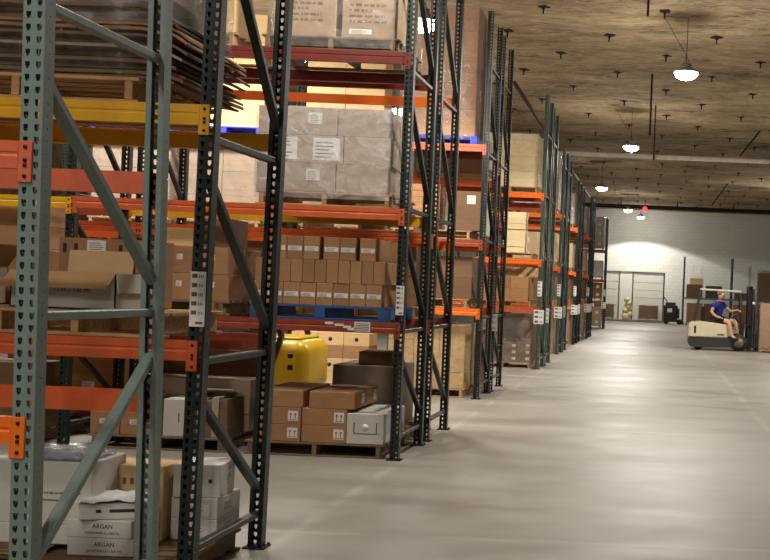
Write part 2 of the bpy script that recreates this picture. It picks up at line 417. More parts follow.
r1b = rack('dark green pallet rack directly behind the rack with the blue pallet', -2.255, 11.5, 5.46, M['green_dark'], [BAY, BAY], 1.07,
           [(0, 'f', 3.62, DR), (0, 'r', 3.62, BO), (0, 'f', 2.08, O), (0, 'r', 2.05, BO), (0, 'f', 1.22, RE), (0, 'r', 1.22, RE),
            (1, 'f', 3.5, DR), (1, 'r', 3.62, O), (1, 'f', 2.08, O), (1, 'r', 2.05, BO), (1, 'r', 1.22, RE)])
r2a = rack('dark green pallet rack holding bright blue pallet under tall brown load', -2.46, 16.1, 5.46, M['green_dark'], [BAY, BAY], 1.05,
           [(0, 'f', 3.58, O), (0, 'r', 3.58, RE), (0, 'f', 2.24, RE), (0, 'r', 2.24, BO), (0, 'f', 1.27, BO), (0, 'r', 1.27, O),
            (1, 'f', 3.58, O), (1, 'r', 3.58, O), (1, 'f', 2.24, O), (1, 'r', 2.24, BO), (1, 'f', 1.27, O)])
r2b = rack('dark green pallet rack directly behind the tall brown wrapped load', -2.46, 17.42, 5.42, M['green_dark'], [BAY, BAY], 1.05,
           [(0, 'f', 3.2, BO), (0, 'r', 3.2, RE), (0, 'f', 2.24, O), (0, 'r', 2.24, BO), (0, 'f', 1.27, O), (1, 'f', 3.2, BO), (1, 'f', 2.24, O)])
placard(r2b, 0.02, .92, .12, .26, 3, False, -.012)
rowspec = [(-2.29, 22.75, 5.46, M['green_mid'], 'fourth'), (-2.40, 28.6, 5.15, M['green_mid'], 'fifth'), (-2.4, 34.3, 4.95, M['green_dark'], 'sixth'),
           (-2.31, 39.4, 4.9, M['green_dark'], 'seventh'), (-2.27, 51.0, 5.0, M['green_dark'], 'last')]
far_racks = []
for (x, y, H, m, nm) in rowspec:
    a = rack(f'pallet rack on the camera side of the {nm} row along the aisle', x, y, H, m, [BAY], 1.05,
             [(0, 'f', 3.5, BO if nm != 'last' else RE), (0, 'r', 3.5, RE), (0, 'f', 2.18, BO if nm != 'last' else RE), (0, 'r', 2.18, RE), (0, 'f', 1.22, O if nm != 'last' else RE), (0, 'r', 1.22, RE)])
    far_racks.append(a)
    if nm != 'last':
        b = rack(f'pallet rack on the far side of the {nm} row along the aisle', x, y+1.35, H-.03, m, [BAY], 1.05,
                 [(0, 'f', 3.4, RE), (0, 'r', 3.4, O), (0, 'f', 2.1, RE), (0, 'r', 2.1, O), (0, 'f', 1.22, O)])
        placard(b, 0, .9, .16, .3, 3, False, -.012)
    placard(a, 0.0, .9, .2, .28, 3, False, -.012); placard(a, 0.0, 1.45, .09, .3, 4, False, -.012)
    placard(a, 0.0, 1.45, .12, .3, 3, False, -.012) if False else None
# rack against the end wall
rw = rack('tall rack standing against the white end wall behind the forklift', 7.1, 65.2, 3.9, M['green_dark'], [2.74, 2.74], 1.05,
          [(0, 'f', 1.55, M['steel']), (0, 'r', 1.55, M['steel']), (1, 'f', 1.55, M['steel']), (1, 'r', 1.55, M['steel'])], (.2, 1.14, 2.24, 3.3))

# ---------------------------------------------------------------- pallets
PAL = {}
def pallet(label, xc, yf, z, mname='wood', w=1.22, d=1.02, rot=0, group=None):
    """standing with stringer ends toward the viewer"""
    m = M[mname]; t = thing('pallet', label, 'pallet', (xc, yf+d/2, z), rot, group)
    key = (mname, w, d)
    if key not in PAL:
        a = NB(); n = 7
        for k in range(n):
            y = -d/2+k*(d-.1)/(n-1); bx(a, -w/2, w/2, y, y+.1, .108, .126, .002)
        b = NB()
        for k in range(3):
            y = -d/2+k*(d-.1)/2; bx(b, -w/2, w/2, y, y+.1, 0, .016, .002)
        s = NB(); bx(s, -.02, .02, -d/2, d/2, .016, .108, .003)
        blk = NB(); bx(blk, -.05, .05, -d/2, d/2, .016, .108, .003)
        PAL[key] = (mesh('top_deck', a, m), mesh('bottom_deck', b, m), mesh('stringer', blk if 'blue' in mname else s, m))
    a, b, s = PAL[key]
    link('top_deck', a, t); link('bottom_deck', b, t)
    for x in (-w/2+.05, 0, w/2-.05): link('stringer', s, t, (x, 0, 0))
    return t

# ---------------------------------------------------------------- cartons
CAR = {}
def carton_mesh(w, d, h, m):
    key = (round(w, 3), round(d, 3), round(h, 3), m)
    if key not in CAR:
        bm = NB(); bx(bm, -w/2, w/2, -d/2, d/2, 0, h, .004)
        # flap seam on top and fold lines on the front
        bx(bm, -w/2+.004, w/2-.004, -.0015, .0015, h-.001, h+.0006, 0, 1)
        CAR[key] = mesh('carton', bm, [m, M['seam']])
    return CAR[key]
LAB = {}
def label_mesh(w, h, kind):
    key = (w, h, kind)
    if key not in LAB:
        bm = NB(); bx(bm, -w/2, w/2, -.0012, 0, 0, h, 0)
        if kind == 'bars':
            x = -w*.4
            while x < w*.38:
                t = RND.uniform(.01, .04)*w; bx(bm, x, x+t, -.0018, -.0012, h*.45, h*.82, 0, 1); x += t+RND.uniform(.02, .05)*w
            bx(bm, -w*.4, w*.3, -.0018, -.0012, h*.2, h*.3, 0, 1)
        elif kind == 'lines':
            for k in range(5): bx(bm, -w*.4, w*RND.uniform(.1, .4), -.0018, -.0012, h*(.12+.16*k), h*(.17+.16*k), 0, 1)
        elif kind == 'arrows':
            for s in (-.22, .22):
                bx(bm, w*(s-.04), w*(s+.04), -.0018, -.0012, h*.2, h*.6, 0, 1)
                bx(bm, w*(s-.12), w*(s+.12), -.0018, -.0012, h*.6, h*.68, 0, 1); bx(bm, w*(s-.07), w*(s+.07), -.0018, -.0012, h*.68, h*.78, 0, 1)
            bx(bm, -w*.4, w*.4, -.0018, -.0012, h*.08, h*.14, 0, 1)
        LAB[key] = mesh('shipping_label', bm, [M['paper'], M['ink_soft']])
    return LAB[key]
def carton(label, x, y, z, w, d, h, mname='card', rot=0, lab=None, tape=False, group=None, cat='box', side=None):
    """x,y: centre; z: base"""
    o = link('flat_bundle' if 'bundle' in label else 'carton', carton_mesh(w, d, h, M[mname]), None, (x, y, z), rot)
    tag(o, label, cat, group)
    if lab:
        lx, lz, lw, lh, lk = lab
        link('shipping_label', label_mesh(lw, lh, lk), o, (lx, -d/2-.0004, lz))
    if side:
        ly, lz, lw, lh, lk = side
        link('shipping_label', label_mesh(lw, lh, lk), o, (w/2+.0004, ly, lz), math.pi/2)
    if tape:
        bm = NB(); bx(bm, -w/2-.001, w/2+.001, -.024, .024, h+.0007, h+.0016, 0); bx(bm, w/2+.0003, w/2+.0014, -.024, .024, h-.06, h+.001, 0)
        obj('packing_tape', bm, M['tape'], o)
    return o
LAYN = {1: ['only'], 2: ['bottom', 'top'], 3: ['bottom', 'middle', 'top'], 4: ['bottom', 'second', 'third', 'top'],
        5: ['bottom', 'second', 'middle', 'fourth', 'top'], 6: ['bottom', 'second', 'third', 'fourth', 'fifth', 'top'], 7: ['bottom', 'second', 'third', 'fourth', 'fifth', 'sixth', 'top']}
def load(look, place, xr, yf, z, w, d, h, nx, nz, ny=2, mname='card', lab=None, group=None, gap=.004, jit=.006, tape=False, side=None, skip=()):
    """a block of cartons whose right edge is xr and front yf; w,d,h carton size"""
    lay = LAYN[nz]
    for k in range(nz):
        for j in range(ny):
            for i in range(nx):
                if (i, j, k) in skip: continue
                if j and i and (z > 1.2 or k < nz-1): continue       # buried in the block
                if i > 3: continue
                x = xr-w/2-i*(w+gap)+RND.uniform(-jit, 0)*.5; y = yf+d/2+j*(d+gap)+RND.uniform(0, jit)
                col = nx-1-i
                s = f'{look}, {lay[k]} layer, {ORD[col]} from left' + (', back rank' if j == 1 else (', rearmost rank' if j == 2 else '')) + f', {place}'
                carton(s, x, y, z+k*(h+.0005), w, d, h, mname, RND.uniform(-.006, .006), lab if j == 0 else None, tape and k == nz-1, group, side=side if i == 0 else None)

def wrap(label, x0, x1, y0, y1, z0, z1, mname='film', amp=.012, top=False, seed=0):
    """wrinkled film shell round a load"""
    bm = NB(); nu, nv = 36, 16; per = []
    def P(t):
        per_len = 2*(x1-x0)+2*(y1-y0); s = t*per_len
        if s < x1-x0: return Vector((x0+s, y0, 0)), Vector((0, -1, 0))
        s -= x1-x0
        if s < y1-y0: return Vector((x1, y0+s, 0)), Vector((1, 0, 0))
        s -= y1-y0
        if s < x1-x0: return Vector((x1-s, y1, 0)), Vector((0, 1, 0))
        s -= x1-x0
        return Vector((x0, y1-s, 0)), Vector((-1, 0, 0))
    cx, cy = (x0+x1)/2, (y0+y1)/2
    g = []
    for b in range(nv+1):
        row = []
        for a in range(nu):
            p, n = P(a/nu); z = z0+(z1-z0)*b/nv
            q = noise.noise(Vector((p.x*3+seed, p.y*3, z*6)))
            q2 = p+n*(.012+amp*(q+.6)); q2.z = z
            if b == nv: q2.z += noise.noise(Vector((p.x*4, p.y*4, seed)))*.02
            row.append(bm.verts.new((q2.x-cx, q2.y-cy, q2.z-z0)))
        g.append(row)
    for b in range(nv):
        for a in range(nu): bm.faces.new((g[b][a], g[b][(a+1) % nu], g[b+1][(a+1) % nu], g[b+1][a]))
    if top:
        bm.faces.new(g[nv])
    for f in bm.faces: f.smooth = True
    o = obj('stretch_wrap', bm, M[mname], None, (cx, cy, z0)); tag(o, label, 'plastic wrap'); return o

#==LOADS==
# ======== nearest racks, floor =========================================================
pallet('worn wooden pallet on the floor under white cartons, nearest the camera', -2.93, 5.72, .0, 'wood_grey', 1.22, .86)
PT = .1285
# flattened sheets lying at the left of that pallet
for k in range(4):
    bm = NB(); w = .5-.03*k
    bx(bm, -w/2, w/2, -.3, .1, 0, .006, .001)
    o = obj('cardboard_sheet', bm, M['card'] if k % 2 else M['card_tan'], None, (-3.3+.02*k, 6.05, PT+.0075*k), .06*(k-1.5))
    tag(o, f'thin flat cardboard sheet under the big white carton, {LAYN[4][k]} one of four', 'cardboard')
zz = PT+.032
carton('low white carton directly beneath the big off-white carton beside lettered white boxes', -3.09, 6.05, zz, .52, .4, .1, 'card_white')
o = carton('big off-white carton under folded clear plastic, nearest rack floor pallet', -3.09, 6.05, zz+.101, .5, .38, .32, 'card_white')
blurred_print(o, -.06, -.1905, .155, .26, 1, .01, M['ink_soft'])
bx_ = NB(); bx(bx_, -.12, .12, -.001, 0, 0, .006, 0); obj('printing', bx_, M['ink_soft'], o, (.05, -.1912, .12))
# folded polythene on it
bm = NB(); n = 14; g = []
def lump(a, b): return .02+.05*(1-abs(2*a-1)**4)*(1-abs(2*b-1)**4)*(0.7+.6*noise.noise(Vector((a*4, b*4, 2))))
for i in range(n+1):
    g.append([bm.verts.new((-.2+.4*i/n, -.16+.32*j/n, lump(i/n, j/n))) for j in range(n+1)])
for i in range(n):
    for j in range(n): bm.faces.new((g[i][j], g[i+1][j], g[i+1][j+1], g[i][j+1]))
bord = [g[i][0] for i in range(n+1)]+[g[n][j] for j in range(1, n+1)]+[g[i][n] for i in range(n-1, -1, -1)]+[g[0][j] for j in range(n-1, 0, -1)]
lo = [bm.verts.new((v.co.x, v.co.y, 0)) for v in bord]
for k in range(len(bord)):
    q = (k+1) % len(bord); bm.faces.new((bord[k], lo[k], lo[q], bord[q]))
bm.faces.new(lo)
for f in bm.faces: f.smooth = True
tag(obj('folded_plastic_sheet', bm, M['film_blue'], None, (-3.07, 6.03, zz+.423)), 'crumpled clear plastic sheeting folded on top of big off-white carton', 'plastic sheet')
o = carton('tan carton with small black prints behind white lettered boxes', -2.785, 6.3, PT, .38, .3, .4, 'card_tan')
for k, (x, z, w, h) in enumerate([(-.02, .3, .02, .035), (.02, .3, .02, .035), (-.1, .19, .03, .022), (-.02, .195, .1, .012), (.1, .19, .03, .022)]):
    b = NB(); bx(b, -w/2, w/2, -.001, 0, 0, h, 0); obj('printing', b, M['ink_soft'], o, (x, -.1505, z))
carton('small white carton standing behind the tan printed carton', -2.95, 6.43, PT+.32, .14, .12, .15, 'card_white') if False else None
# lettered boxes
def arcan(label, x, y, z, rot, w=.33, d=.3, h=.09, txt=True):
    o = carton(label, x, y, z, w, d, h, 'card_white', rot)
    if txt:
        text('ARGAN', .03, M['ink'], o, (.02, -d/2-.0012, h*.55)); text('CONTAINS 6 x 500 ML', .018, M['ink_soft'], o, (.02, -d/2-.0012, h*.22))
    return o
arcan('lower white carton with black lettering in the short stack behind grey-green post', -2.745, 5.92, PT, .02)
arcan('upper white carton with black lettering in the short stack behind grey-green post', -2.75, 5.92, PT+.0915, -.02)
o = carton('tilted white carton lying under crumpled white paper on lettered boxes', -2.74, 5.9, PT+.184, .3, .24, .08, 'card_white', .35)
for x, w in ((-.06, .025), (.05, .12)):
    b = NB(); bx(b, -w/2, w/2, -.001, 0, 0, .016, 0); obj('printing', b, M['ink'], o, (x, -.1205, .035))
bm = NB(); n = 12; g = []
for i in range(n+1):
    g.append([bm.verts.new((-.17+.34*i/n, -.14+.28*j/n, .012+.02*(noise.noise(Vector((i*.5, j*.45, 0)))+.8)*(1-.5*abs(2*i/n-1)))) for j in range(n+1)])
for i in range(n):
    for j in range(n): bm.faces.new((g[i][j], g[i+1][j], g[i+1][j+1], g[i][j+1]))
o = obj('crumpled_paper', bm, M['paper'], None, (-2.74, 5.9, PT+.256), .35)
sm = o.modifiers.new('s', 'SOLIDIFY'); sm.thickness = .003
tag(o, 'crumpled white paper spread on the tilted white carton', 'paper')
b = NB(); bx(b, -.02, .02, -.001, 0, 0, .03, 0)
# right-hand white cartons
zb = PT
for k, nm in enumerate(('bottom', 'middle')):
    o = carton(f'white carton, {nm} of the three stacked right of dark green post', -2.445, 6.37, zb+k*.1155, .25, .34, .115, 'card_white', .0, lab=(.0, .02, .17, .06, 'lines'), side=(0, .03, .2, .06, 'lines'))
o = carton('topmost white carton of the stack right of dark green post', -2.45, 6.34, zb+.2315, .25, .28, .18, 'card_white', .1, side=(.02, .04, .12, .09, 'lines'))
for x in (-.06, -.03, .0):
    b = NB(); bx(b, -.006, .006, -.001, 0, 0, .07, 0); bx(b, -.012, .012, -.001, 0, .05, .06, 0); obj('printing', b, M['ink_soft'], o, (x, -.1405, .05))
b = NB(); bx(b, -.01, .01, -.001, 0, 0, .02, 0); obj('printing', b, M['ink'], o, (.07, -.1405, .08))

# ======== nearest dark green rack, level 1.24 =========================================
z1 = 1.241
pallet('wooden pallet under open carton on orange beams, nearest rack', -2.86, 5.66, z1, 'wood', .86, .8)
pallet('wooden pallet at left edge on orange beams, nearest rack', -3.95, 5.66, z1, 'wood', 1.22, .8)
zt = z1+.128
def open_carton(label, x, y, z, w, d, h, mout, flaps, txt=None):
    bm = NB(); t = .006
    bx(bm, -w/2, w/2, -d/2, d/2, 0, t, 0); bx(bm, -w/2, w/2, -d/2, -d/2+t, 0, h, 0); bx(bm, -w/2, w/2, d/2-t, d/2, 0, h, 0)
    bx(bm, -w/2, -w/2+t, -d/2, d/2, 0, h, 0); bx(bm, w/2-t, w/2, -d/2, d/2, 0, h, 0)
    o = obj('open_carton', bm, M[mout], None, (x, y, z)); tag(o, label, 'open box')
    for (side_, L, ang, m2) in flaps:
        b = NB()
        if side_ in 'fb':
            s = -1 if side_ == 'f' else 1
            mt = Matrix.Translation((0, s*d/2, h)) @ Matrix.Rotation(ang*s*-1, 4, 'X')
            # flap: starts vertical, leans outward by ang; inner face bare
            wf = w/2 if side_ == 'f' else w*.33
            bx(b, -wf, wf, -.002, .002, 0, L, 0, 0, mt)
            for f in b.faces: f.material_index = 0
        else:
            s = -1 if side_ == 'l' else 1
            mt = Matrix.Translation((s*w/2, 0, h)) @ Matrix.Rotation(ang*s, 4, 'Y')
            bx(b, -.002, .002, -d/2, d/2, 0, L, 0, 0, mt)
        obj('flap', b, M[m2], o)
    if txt: text(txt, .03, M['ink'], o, (.05, -d/2-.0015, h-.1), name='printing')
    return o
o = open_carton('open grey-white carton, tan front flap hanging down, on orange beams', -2.975, 5.95, zt, .53, .38, .185, 'card_white',
            [('f', .13, math.radians(128), 'card_in'), ('b', .12, math.radians(8), 'card_tan'), ('r', .1, math.radians(172), 'card_white')], '13 PCS 120 MC')
for y in (-.08, .04):
    b = NB(); bx(b, 0, .001, -.012, .012, 0, .03, 0); obj('hand_hole', b, M['ink'], o, (.2655, y, .1))
open_carton('open grey carton partly cut off by left picture edge', -3.72, 5.93, zt, .52, .38, .2, 'card_grey',
            [('f', .15, math.radians(125), 'card_in'), ('b', .14, math.radians(5), 'card_tan'), ('r', .14, math.radians(35), 'card_in'), ('l', .14, math.radians(60), 'card_in')])
o = carton('brown carton with dark hand slots behind the open grey-white carton', -2.96, 6.3, zt, .5, .28, .37, 'card', 0, lab=(-.05, .29, .1, .07, 'lines'))
for x in (-.22, -.16, .08, .14):
    b = NB(); bx(b, -.01, .01, -.001, 0, 0, .05, 0); obj('hand_slot', b, M['ink'], o, (x, -.1405, .29))
load('plain brown carton behind open carton', 'nearest rack left end', -3.35, 6.25, zt, .4, .3, .3, 2, 1, 1, 'card')

# ======== nearest dark green rack, level 2.4: flattened cardboard =====================
pallet('wooden pallet under flattened cardboard on yellow beams', -3.2, 5.66, 2.401, 'wood', 1.22, .98)
pallet('wooden pallet under flattened cardboard at left edge on yellow beams', -4.5, 5.66, 2.401, 'wood', 1.22, .98)
def sheet_pile(xc, n, z0, droop, nm, wmin=1.25):
    z = z0
    for k in range(n):
        bm = NB(); w = RND.uniform(wmin, wmin+.22); d = RND.uniform(.75, .92); nx, ny = 26, 3; th = RND.uniform(.012, .02)
        off = RND.uniform(-.06, .02); oy = RND.uniform(-.03, .03); q = k/n
        g = []
        for i in range(nx+1):
            u = i/nx; x = -w/2+w*u+off
            row = []
            for j in range(ny+1):
                y = -d/2+d*j/ny+oy
                dr = 0
                if droop:
                    s = max(0, xc+x+2.62); dr = -s*s*1.9*(.35+.65*q)-s*.06*q
                    s2 = abs(min(0, xc+x+3.7)); dr -= s2*s2*.15*q
                wob = .004*noise.noise(Vector((x*5, y*5, k*3.7)))
                row.append((x, y, dr+wob))
            g.append(row)
        vt = [[bm.verts.new((a, b, c+th)) for a, b, c in row] for row in g]
        vb = [[bm.verts.new((a, b, c)) for a, b, c in row] for row in g]
        for i in range(nx):
            for j in range(ny):
                bm.faces.new((vt[i][j], vt[i+1][j], vt[i+1][j+1], vt[i][j+1])); bm.faces.new((vb[i][j], vb[i][j+1], vb[i+1][j+1], vb[i+1][j]))
            bm.faces.new((vb[i][0], vb[i+1][0], vt[i+1][0], vt[i][0])); bm.faces.new((vb[i][ny], vt[i][ny], vt[i+1][ny], vb[i+1][ny]))
        for j in range(ny):
            bm.faces.new((vb[0][j], vt[0][j], vt[0][j+1], vb[0][j+1])); bm.faces.new((vb[nx][j], vb[nx][j+1], vt[nx][j+1], vt[nx][j]))
        o = obj('flattened_carton', bm, M[['card_dark', 'card', 'card_dark', 'card_grey'][RND.randrange(4)]], None, (xc, 6.14, z))
        tag(o, f'flattened {"sagging " if droop else ""}brown carton, {ORD[k]} from bottom of {nm}', 'flattened box', 'flattened cartons on the yellow beams')
        z += th+RND.uniform(.010, .018)
    return z
zs = sheet_pile(-3.08, 13, 2.53, True, 'pile on yellow beams')
zl = sheet_pile(-4.5, 12, 2.53, False, 'pile at left edge', 1.15)
wrap('shiny film round the sagging pile of flattened cartons', -3.74, -2.6, 5.68, 6.6, 2.54, zs-.01, 'film_dark', .012, False, 3)
wrap('shiny film round the flattened cartons at left picture edge', -5.1, -3.9, 5.68, 6.6, 2.54, zl-.01, 'film_dark', .02, False, 5)
carton('grey carton standing on the sagging flattened cartons', -2.76, 6.12, zs+.02, .55, .7, .5, 'card_grey', .03)
carton('second grey carton standing on flattened cartons, left of the first', -3.4, 6.12, zs+.03, .6, .7, .5, 'card_grey', 0)
o = carton('brown carton with white label at top left on flattened cartons', -4.25, 6.12, max(zs, zl)+.03, .75, .8, .5, 'card_dark', 0, lab=(.19, .05, .07, .06, 'lines'))
wrap('loose film hanging from grey carton on flattened cartons', -3.05, -2.45, 5.76, 6.46, zs-.1, zs+.5, 'film', .03, False, 9)
# small blue box on the beam
carton('tiny blue box lying on yellow rear beam between the posts', -2.52, 6.45, 2.402, .07, .09, .035, 'card', 0) if False else None

# ======== second rack row: blue-pallet rack ===========================================
# floor pallets
pallet('worn pallet under brown labelled cartons, right end of second rack row', -2.98, 10.2, .0, 'wood_grey', 1.24, 1.0)
for k, (xs_, lb) in enumerate([([-2.9, -3.31], True), ([-2.9, -3.31], True), ([-2.84, -3.3], False)]):
    for i, x in enumerate(xs_):
        for j in range(2):
            w = .4
            carton(f'brown carton, {LAYN[3][k]} layer, {["right", "left"][i]} column{", back rank" if j else ""}, beside white cartons on floor pallet',
                   x, 10.42+j*.44, PT+k*.151, w, .43, .15, 'card', RND.uniform(-.01, .01), lab=(.13, .03, .09, .09, 'arrows') if (lb and j == 0) else None,
                   side=(0.1, .03, .09, .09, 'arrows') if not lb else None)
o = carton('front white carton with black bracket marks, beside brown cartons on floor pallet', -2.53, 10.4, PT, .33, .4, .27, 'card_white', 0)
bm = NB()
for s in (-1, 1): bx(bm, s*.1-.004, s*.1+.004, -.001, 0, .09, .19, 0)
bx(bm, -.1, .1, -.001, 0, .09, .095, 0)
obj('printing', bm, M['ink'], o, (0, -.2005, 0))
bm = NB(); cyl(bm, (0, 0, 0), (0, -.001, 0), .03, 16); obj('printing', bm, M['paper'], o, (0, -.2005, .15))
carton('rear white carton behind the bracket-marked white carton', -2.53, 10.83, PT, .33, .42, .27, 'card_white', 0)
# left floor pallet
pallet('worn pallet under grey upright cartons and white box, second rack row', -4.38, 10.2, .0, 'wood_grey', 1.22, 1.0)
for i in range(2):
    for k in range(2):
        carton(f'brown carton with white label on floor pallet, {["left", "right"][i]} column, {["bottom", "top"][k]}', -4.86+i*.27, 10.42, PT+k*.21, .26, .4, .2 if k == 0 else .13, 'card', 0,
               lab=(.02, .09, .13, .045, 'lines') if k == 0 else None)
o = carton('narrow white carton between labelled brown cartons and upright grey cartons', -4.24, 10.42, PT, .2, .4, .33, 'card_white')
b = NB(); bx(b, -.004, .004, -.001, 0, 0, .09, 0); obj('printing', b, M['ink'], o, (.04, -.2005, .12))
for k in range(5):
    bm = NB(); bx(bm, -.03, .03, -.22, .22, 0, .36-.015*(k % 3), .003)
    o = obj('folded_carton', bm, M['card_grey'] if k % 2 else M['wood_grey'], None, (-4.08+k*.068, 10.44, PT), .02*((k % 3)-1))
    tag(o, f'grey folded carton standing on edge, {ORD[k]} from left, on floor pallet', 'folded box', 'upright folded cartons')
bm = NB(); bx(bm, -.17, .17, -.1, .16, 0, .004, 0, 0, Matrix.Rotation(-.25, 4, 'X'))
tag(obj('cardboard_sheet', bm, M['paper'], None, (-3.93, 10.42, PT+.40)), 'white sheet lying tilted over the upright grey cartons', 'cardboard')
load('grey-brown flat carton', 'behind upright folded cartons', -3.75, 10.72, PT, .55, .4, .16, 2, 3, 1, 'card_grey')

# level 1.22
pallet('blue wooden pallet under rows of small brown cartons', -2.98, 10.2, 1.221, 'blue', 1.24, 1.0)
zb = 1.221+.127
def small_row(nm, xr, n, w, h, z, lab, gaps=()):
    x = xr
    for i in range(n):
        if i in gaps: x -= .03
        for j in range(3 if i == 0 else 1):
            carton(f'small brown carton{" with white label" if lab and j == 0 else ""}, {nm} layer, {ORD[i]} from right{["", ", second rank", ", third rank"][j]}, on blue pallet',
                   x-w/2, 10.36+j*.29+RND.uniform(0, .006), z, w-.004, .28, h, 'card', 0, lab=(0, h*.36, w*.82, .042, 'lines') if (lab and j == 0) else None, group='small cartons on the blue pallet')
        x -= w
small_row('bottom', -2.43, 8, .148, .2, zb, True)
small_row('middle', -2.41, 11, .106, .205, zb+.2008, False)
small_row('top', -2.50, 6, .148, .205, zb+.4065, True, (1, 3))
pallet('wooden pallet left of blue pallet, under big brown cartons', -4.42, 10.2, 1.221, 'wood_grey', 1.22, 1.0)
load('big brown carton', 'left of blue pallet', -3.82, 10.24, zb, .29, .42, .24, 4, 2, 2, 'card', lab=(0, .12, .05, .05, 'lines'))
load('upper brown carton', 'left of blue pallet', -3.82, 10.3, zb+.482, .27, .4, .26, 1, 1, 1, 'card_dark')
carton('cream carton on top of the big brown cartons left of blue pallet', -4.3, 10.5, zb+.482, .36, .4, .16, 'card_tan')
# level 2.23
pallet('pale wooden pallet under clear-wrapped cartons above the blue pallet', -2.98, 10.2, 2.231, 'wood', 1.22, 1.0)
zb = 2.231+.127
spec = [[(-2.93-.51*i, .5, .25) for i in range(3)]]
for k in range(3):
    xs_ = [(-2.42, .46), (-2.885, .5), (-3.39, .2)] if k != 1 else [(-2.40, .42), (-2.825, .5), (-3.33, .25)]
    for i, (xr, w) in enumerate(xs_):
        for j in range(2):
            carton(f'pinkish-grey wrapped carton, {LAYN[3][k]} layer, {ORD[i]} from right{", back rank" if j else ""}, above blue pallet', xr-w/2, 10.42+j*.46, zb+k*.2505, w-.004, .44, .25, 'card_grey', 0,
                   lab=((.05 if k != 1 else .1), .1 if k != 1 else .03, .12 if k != 1 else .24, .1 if k != 1 else .2, 'lines') if (j == 0 and i > 0) else None)
wrap('clear shiny film round pinkish-grey cartons above the blue pallet', -3.6, -2.39, 10.19, 11.12, zb-.06, zb+.76, 'film', .012, False, 1)
# level 3.62
pallet('pallet on dark red beams under cartons printed with grey text', -2.98, 10.2, 3.621, 'wood_grey', 1.22, 1.0)
zb = 3.621+.127
for k in range(2):
    for i in range(2):
        for j in range(2):
            o = carton(f'large tan carton on dark red beams, {["right", "left"][i]} column, {["bottom", "top"][k]}{", back rank" if j else ""}', -2.41-.24-i*.535, 10.46+j*.5, zb+k*.601, .475 if i == 0 else .56, .48, .6, 'card_mid')
            if i: o.location.x = -2.41-.475-.055-.28
            if k == 0 and j == 0:
                blurred_print(o, -.17, -.2405, .28, .34, 4, .026, M['ink_soft'])
                if i == 0: link('shipping_label', label_mesh(.2, .045, 'lines'), o, (-.07, -.2405, .03))
wrap('clear film bulging round the large tan cartons on dark red beams', -3.53, -2.375, 10.2, 11.2, zb-.1, zb+1.2, 'film_thin', .012, False, 7)
pallet('wooden pallet on dark red beams behind the sagging cardboard', -4.42, 10.2, 3.621, 'wood', 1.22, 1.0)
load('pale tan carton', 'left on dark red beams', -3.85, 10.24, zb, .36, .44, .3, 3, 3, 1, 'card_tan')

# second rack of that row
pallet('wooden pallet on the floor behind the white cartons', -3.0, 11.55, 0, 'wood_grey', 1.22, 1.0)
carton('long dark grey-brown carton on floor pallet behind brown cartons', -2.9, 12.0, PT, .66, .8, .6, 'card_slate')
carton('dark red-brown carton lying on the long grey-brown carton', -2.85, 12.0, PT+.6015, .34, .5, .13, 'card_dark', .05)
pallet('wooden pallet behind blue pallet at same height', -3.0, 11.55, 1.221, 'wood', 1.22, 1.0)
load('brown carton', 'behind blue pallet', -2.43, 11.6, 1.349, .4, .45, .3, 3, 2, 2, 'card')
pallet('wooden pallet behind the clear-wrapped load', -3.0, 11.55, 2.09, 'wood', 1.22, 1.0)
load('brown carton', 'behind clear-wrapped load', -2.6, 11.6, 2.218, .4, .45, .25, 2, 2, 1, 'card')
pallet('wooden pallet behind left end cartons of second row', -4.45, 11.55, 1.221, 'wood', 1.22, 1.0)
load('grey-brown carton', 'far left behind second row', -3.86, 11.6, 1.349, .4, .45, .3, 3, 2, 1, 'card_dark')
pallet('floor pallet behind the upright folded cartons', -4.45, 11.55, 0, 'wood_grey', 1.22, 1.0)
load('dark brown carton', 'floor pallet behind folded cartons', -3.98, 11.6, PT, .5, .45, .45, 2, 2, 1, 'card_dark', lab=(0, .25, .12, .08, 'lines'))
pallet('floor pallet behind second row, seen under the low beams at far left', -6.0, 11.55, 0, 'wood_grey', 1.22, 1.0)
load('brown carton', 'floor behind second row, far left', -5.42, 11.6, PT, .55, .45, .42, 2, 2, 1, 'card', lab=(0, .25, .12, .08, 'lines'))
# bay two of second row (left edge)
pallet('floor pallet of second row at left picture edge', -6.1, 10.2, 0, 'wood_grey', 1.22, 1.0)
load('dark brown carton', 'floor pallet, left picture edge', -5.5, 10.24, PT, .5, .45, .3, 2, 2, 1, 'card_dark')
pallet('pallet on orange beams of second row at left picture edge', -6.1, 10.2, 1.221, 'wood', 1.22, 1.0)
load('brown carton', 'orange beams, left picture edge', -5.5, 10.24, 1.349, .4, .45, .2, 3, 4, 1, 'card')

# ======== third rack row ==============================================================
pallet('floor pallet under tan film-banded cartons, right end of third row', -3.22, 16.2, 0, 'wood', 1.15, 1.0)
load('tan carton', 'floor pallet of third row right end', -2.66, 16.24, PT, .36, .46, .225, 3, 4, 2, 'card_tan')
wrap('dark-sided film round tan cartons on third row floor pallet', -3.76, -2.65, 16.22, 17.18, .1, 1.05, 'film_dark', .012, False, 11)
pallet('floor pallet of third row behind the brown and grey-brown cartons', -4.55, 16.2, 0, 'wood', 1.15, 1.0)
for k in range(4):
    for i in range(3):
        o = carton(f'tan carton with round black hole, {LAYN[4][k]} layer, {ORD[2-i]} from left, beside yellow forklift', -4.2-i*.37, 16.46, PT+k*.181, .365, .46, .18, 'card_tan' if k != 2 else 'card', 0)
        if k == 3 or (k == 1 and i == 1):
            bm = NB(); cyl(bm, (0, 0, 0), (0, -.002, 0), .028, 14); obj('hand_hole', bm, M['ink'], o, (0, -.2305, .09))
pallet('pallet under plain brown cartons on low beams, third row right end', -3.2, 16.2, 1.271, 'wood', 1.15, 1.0)
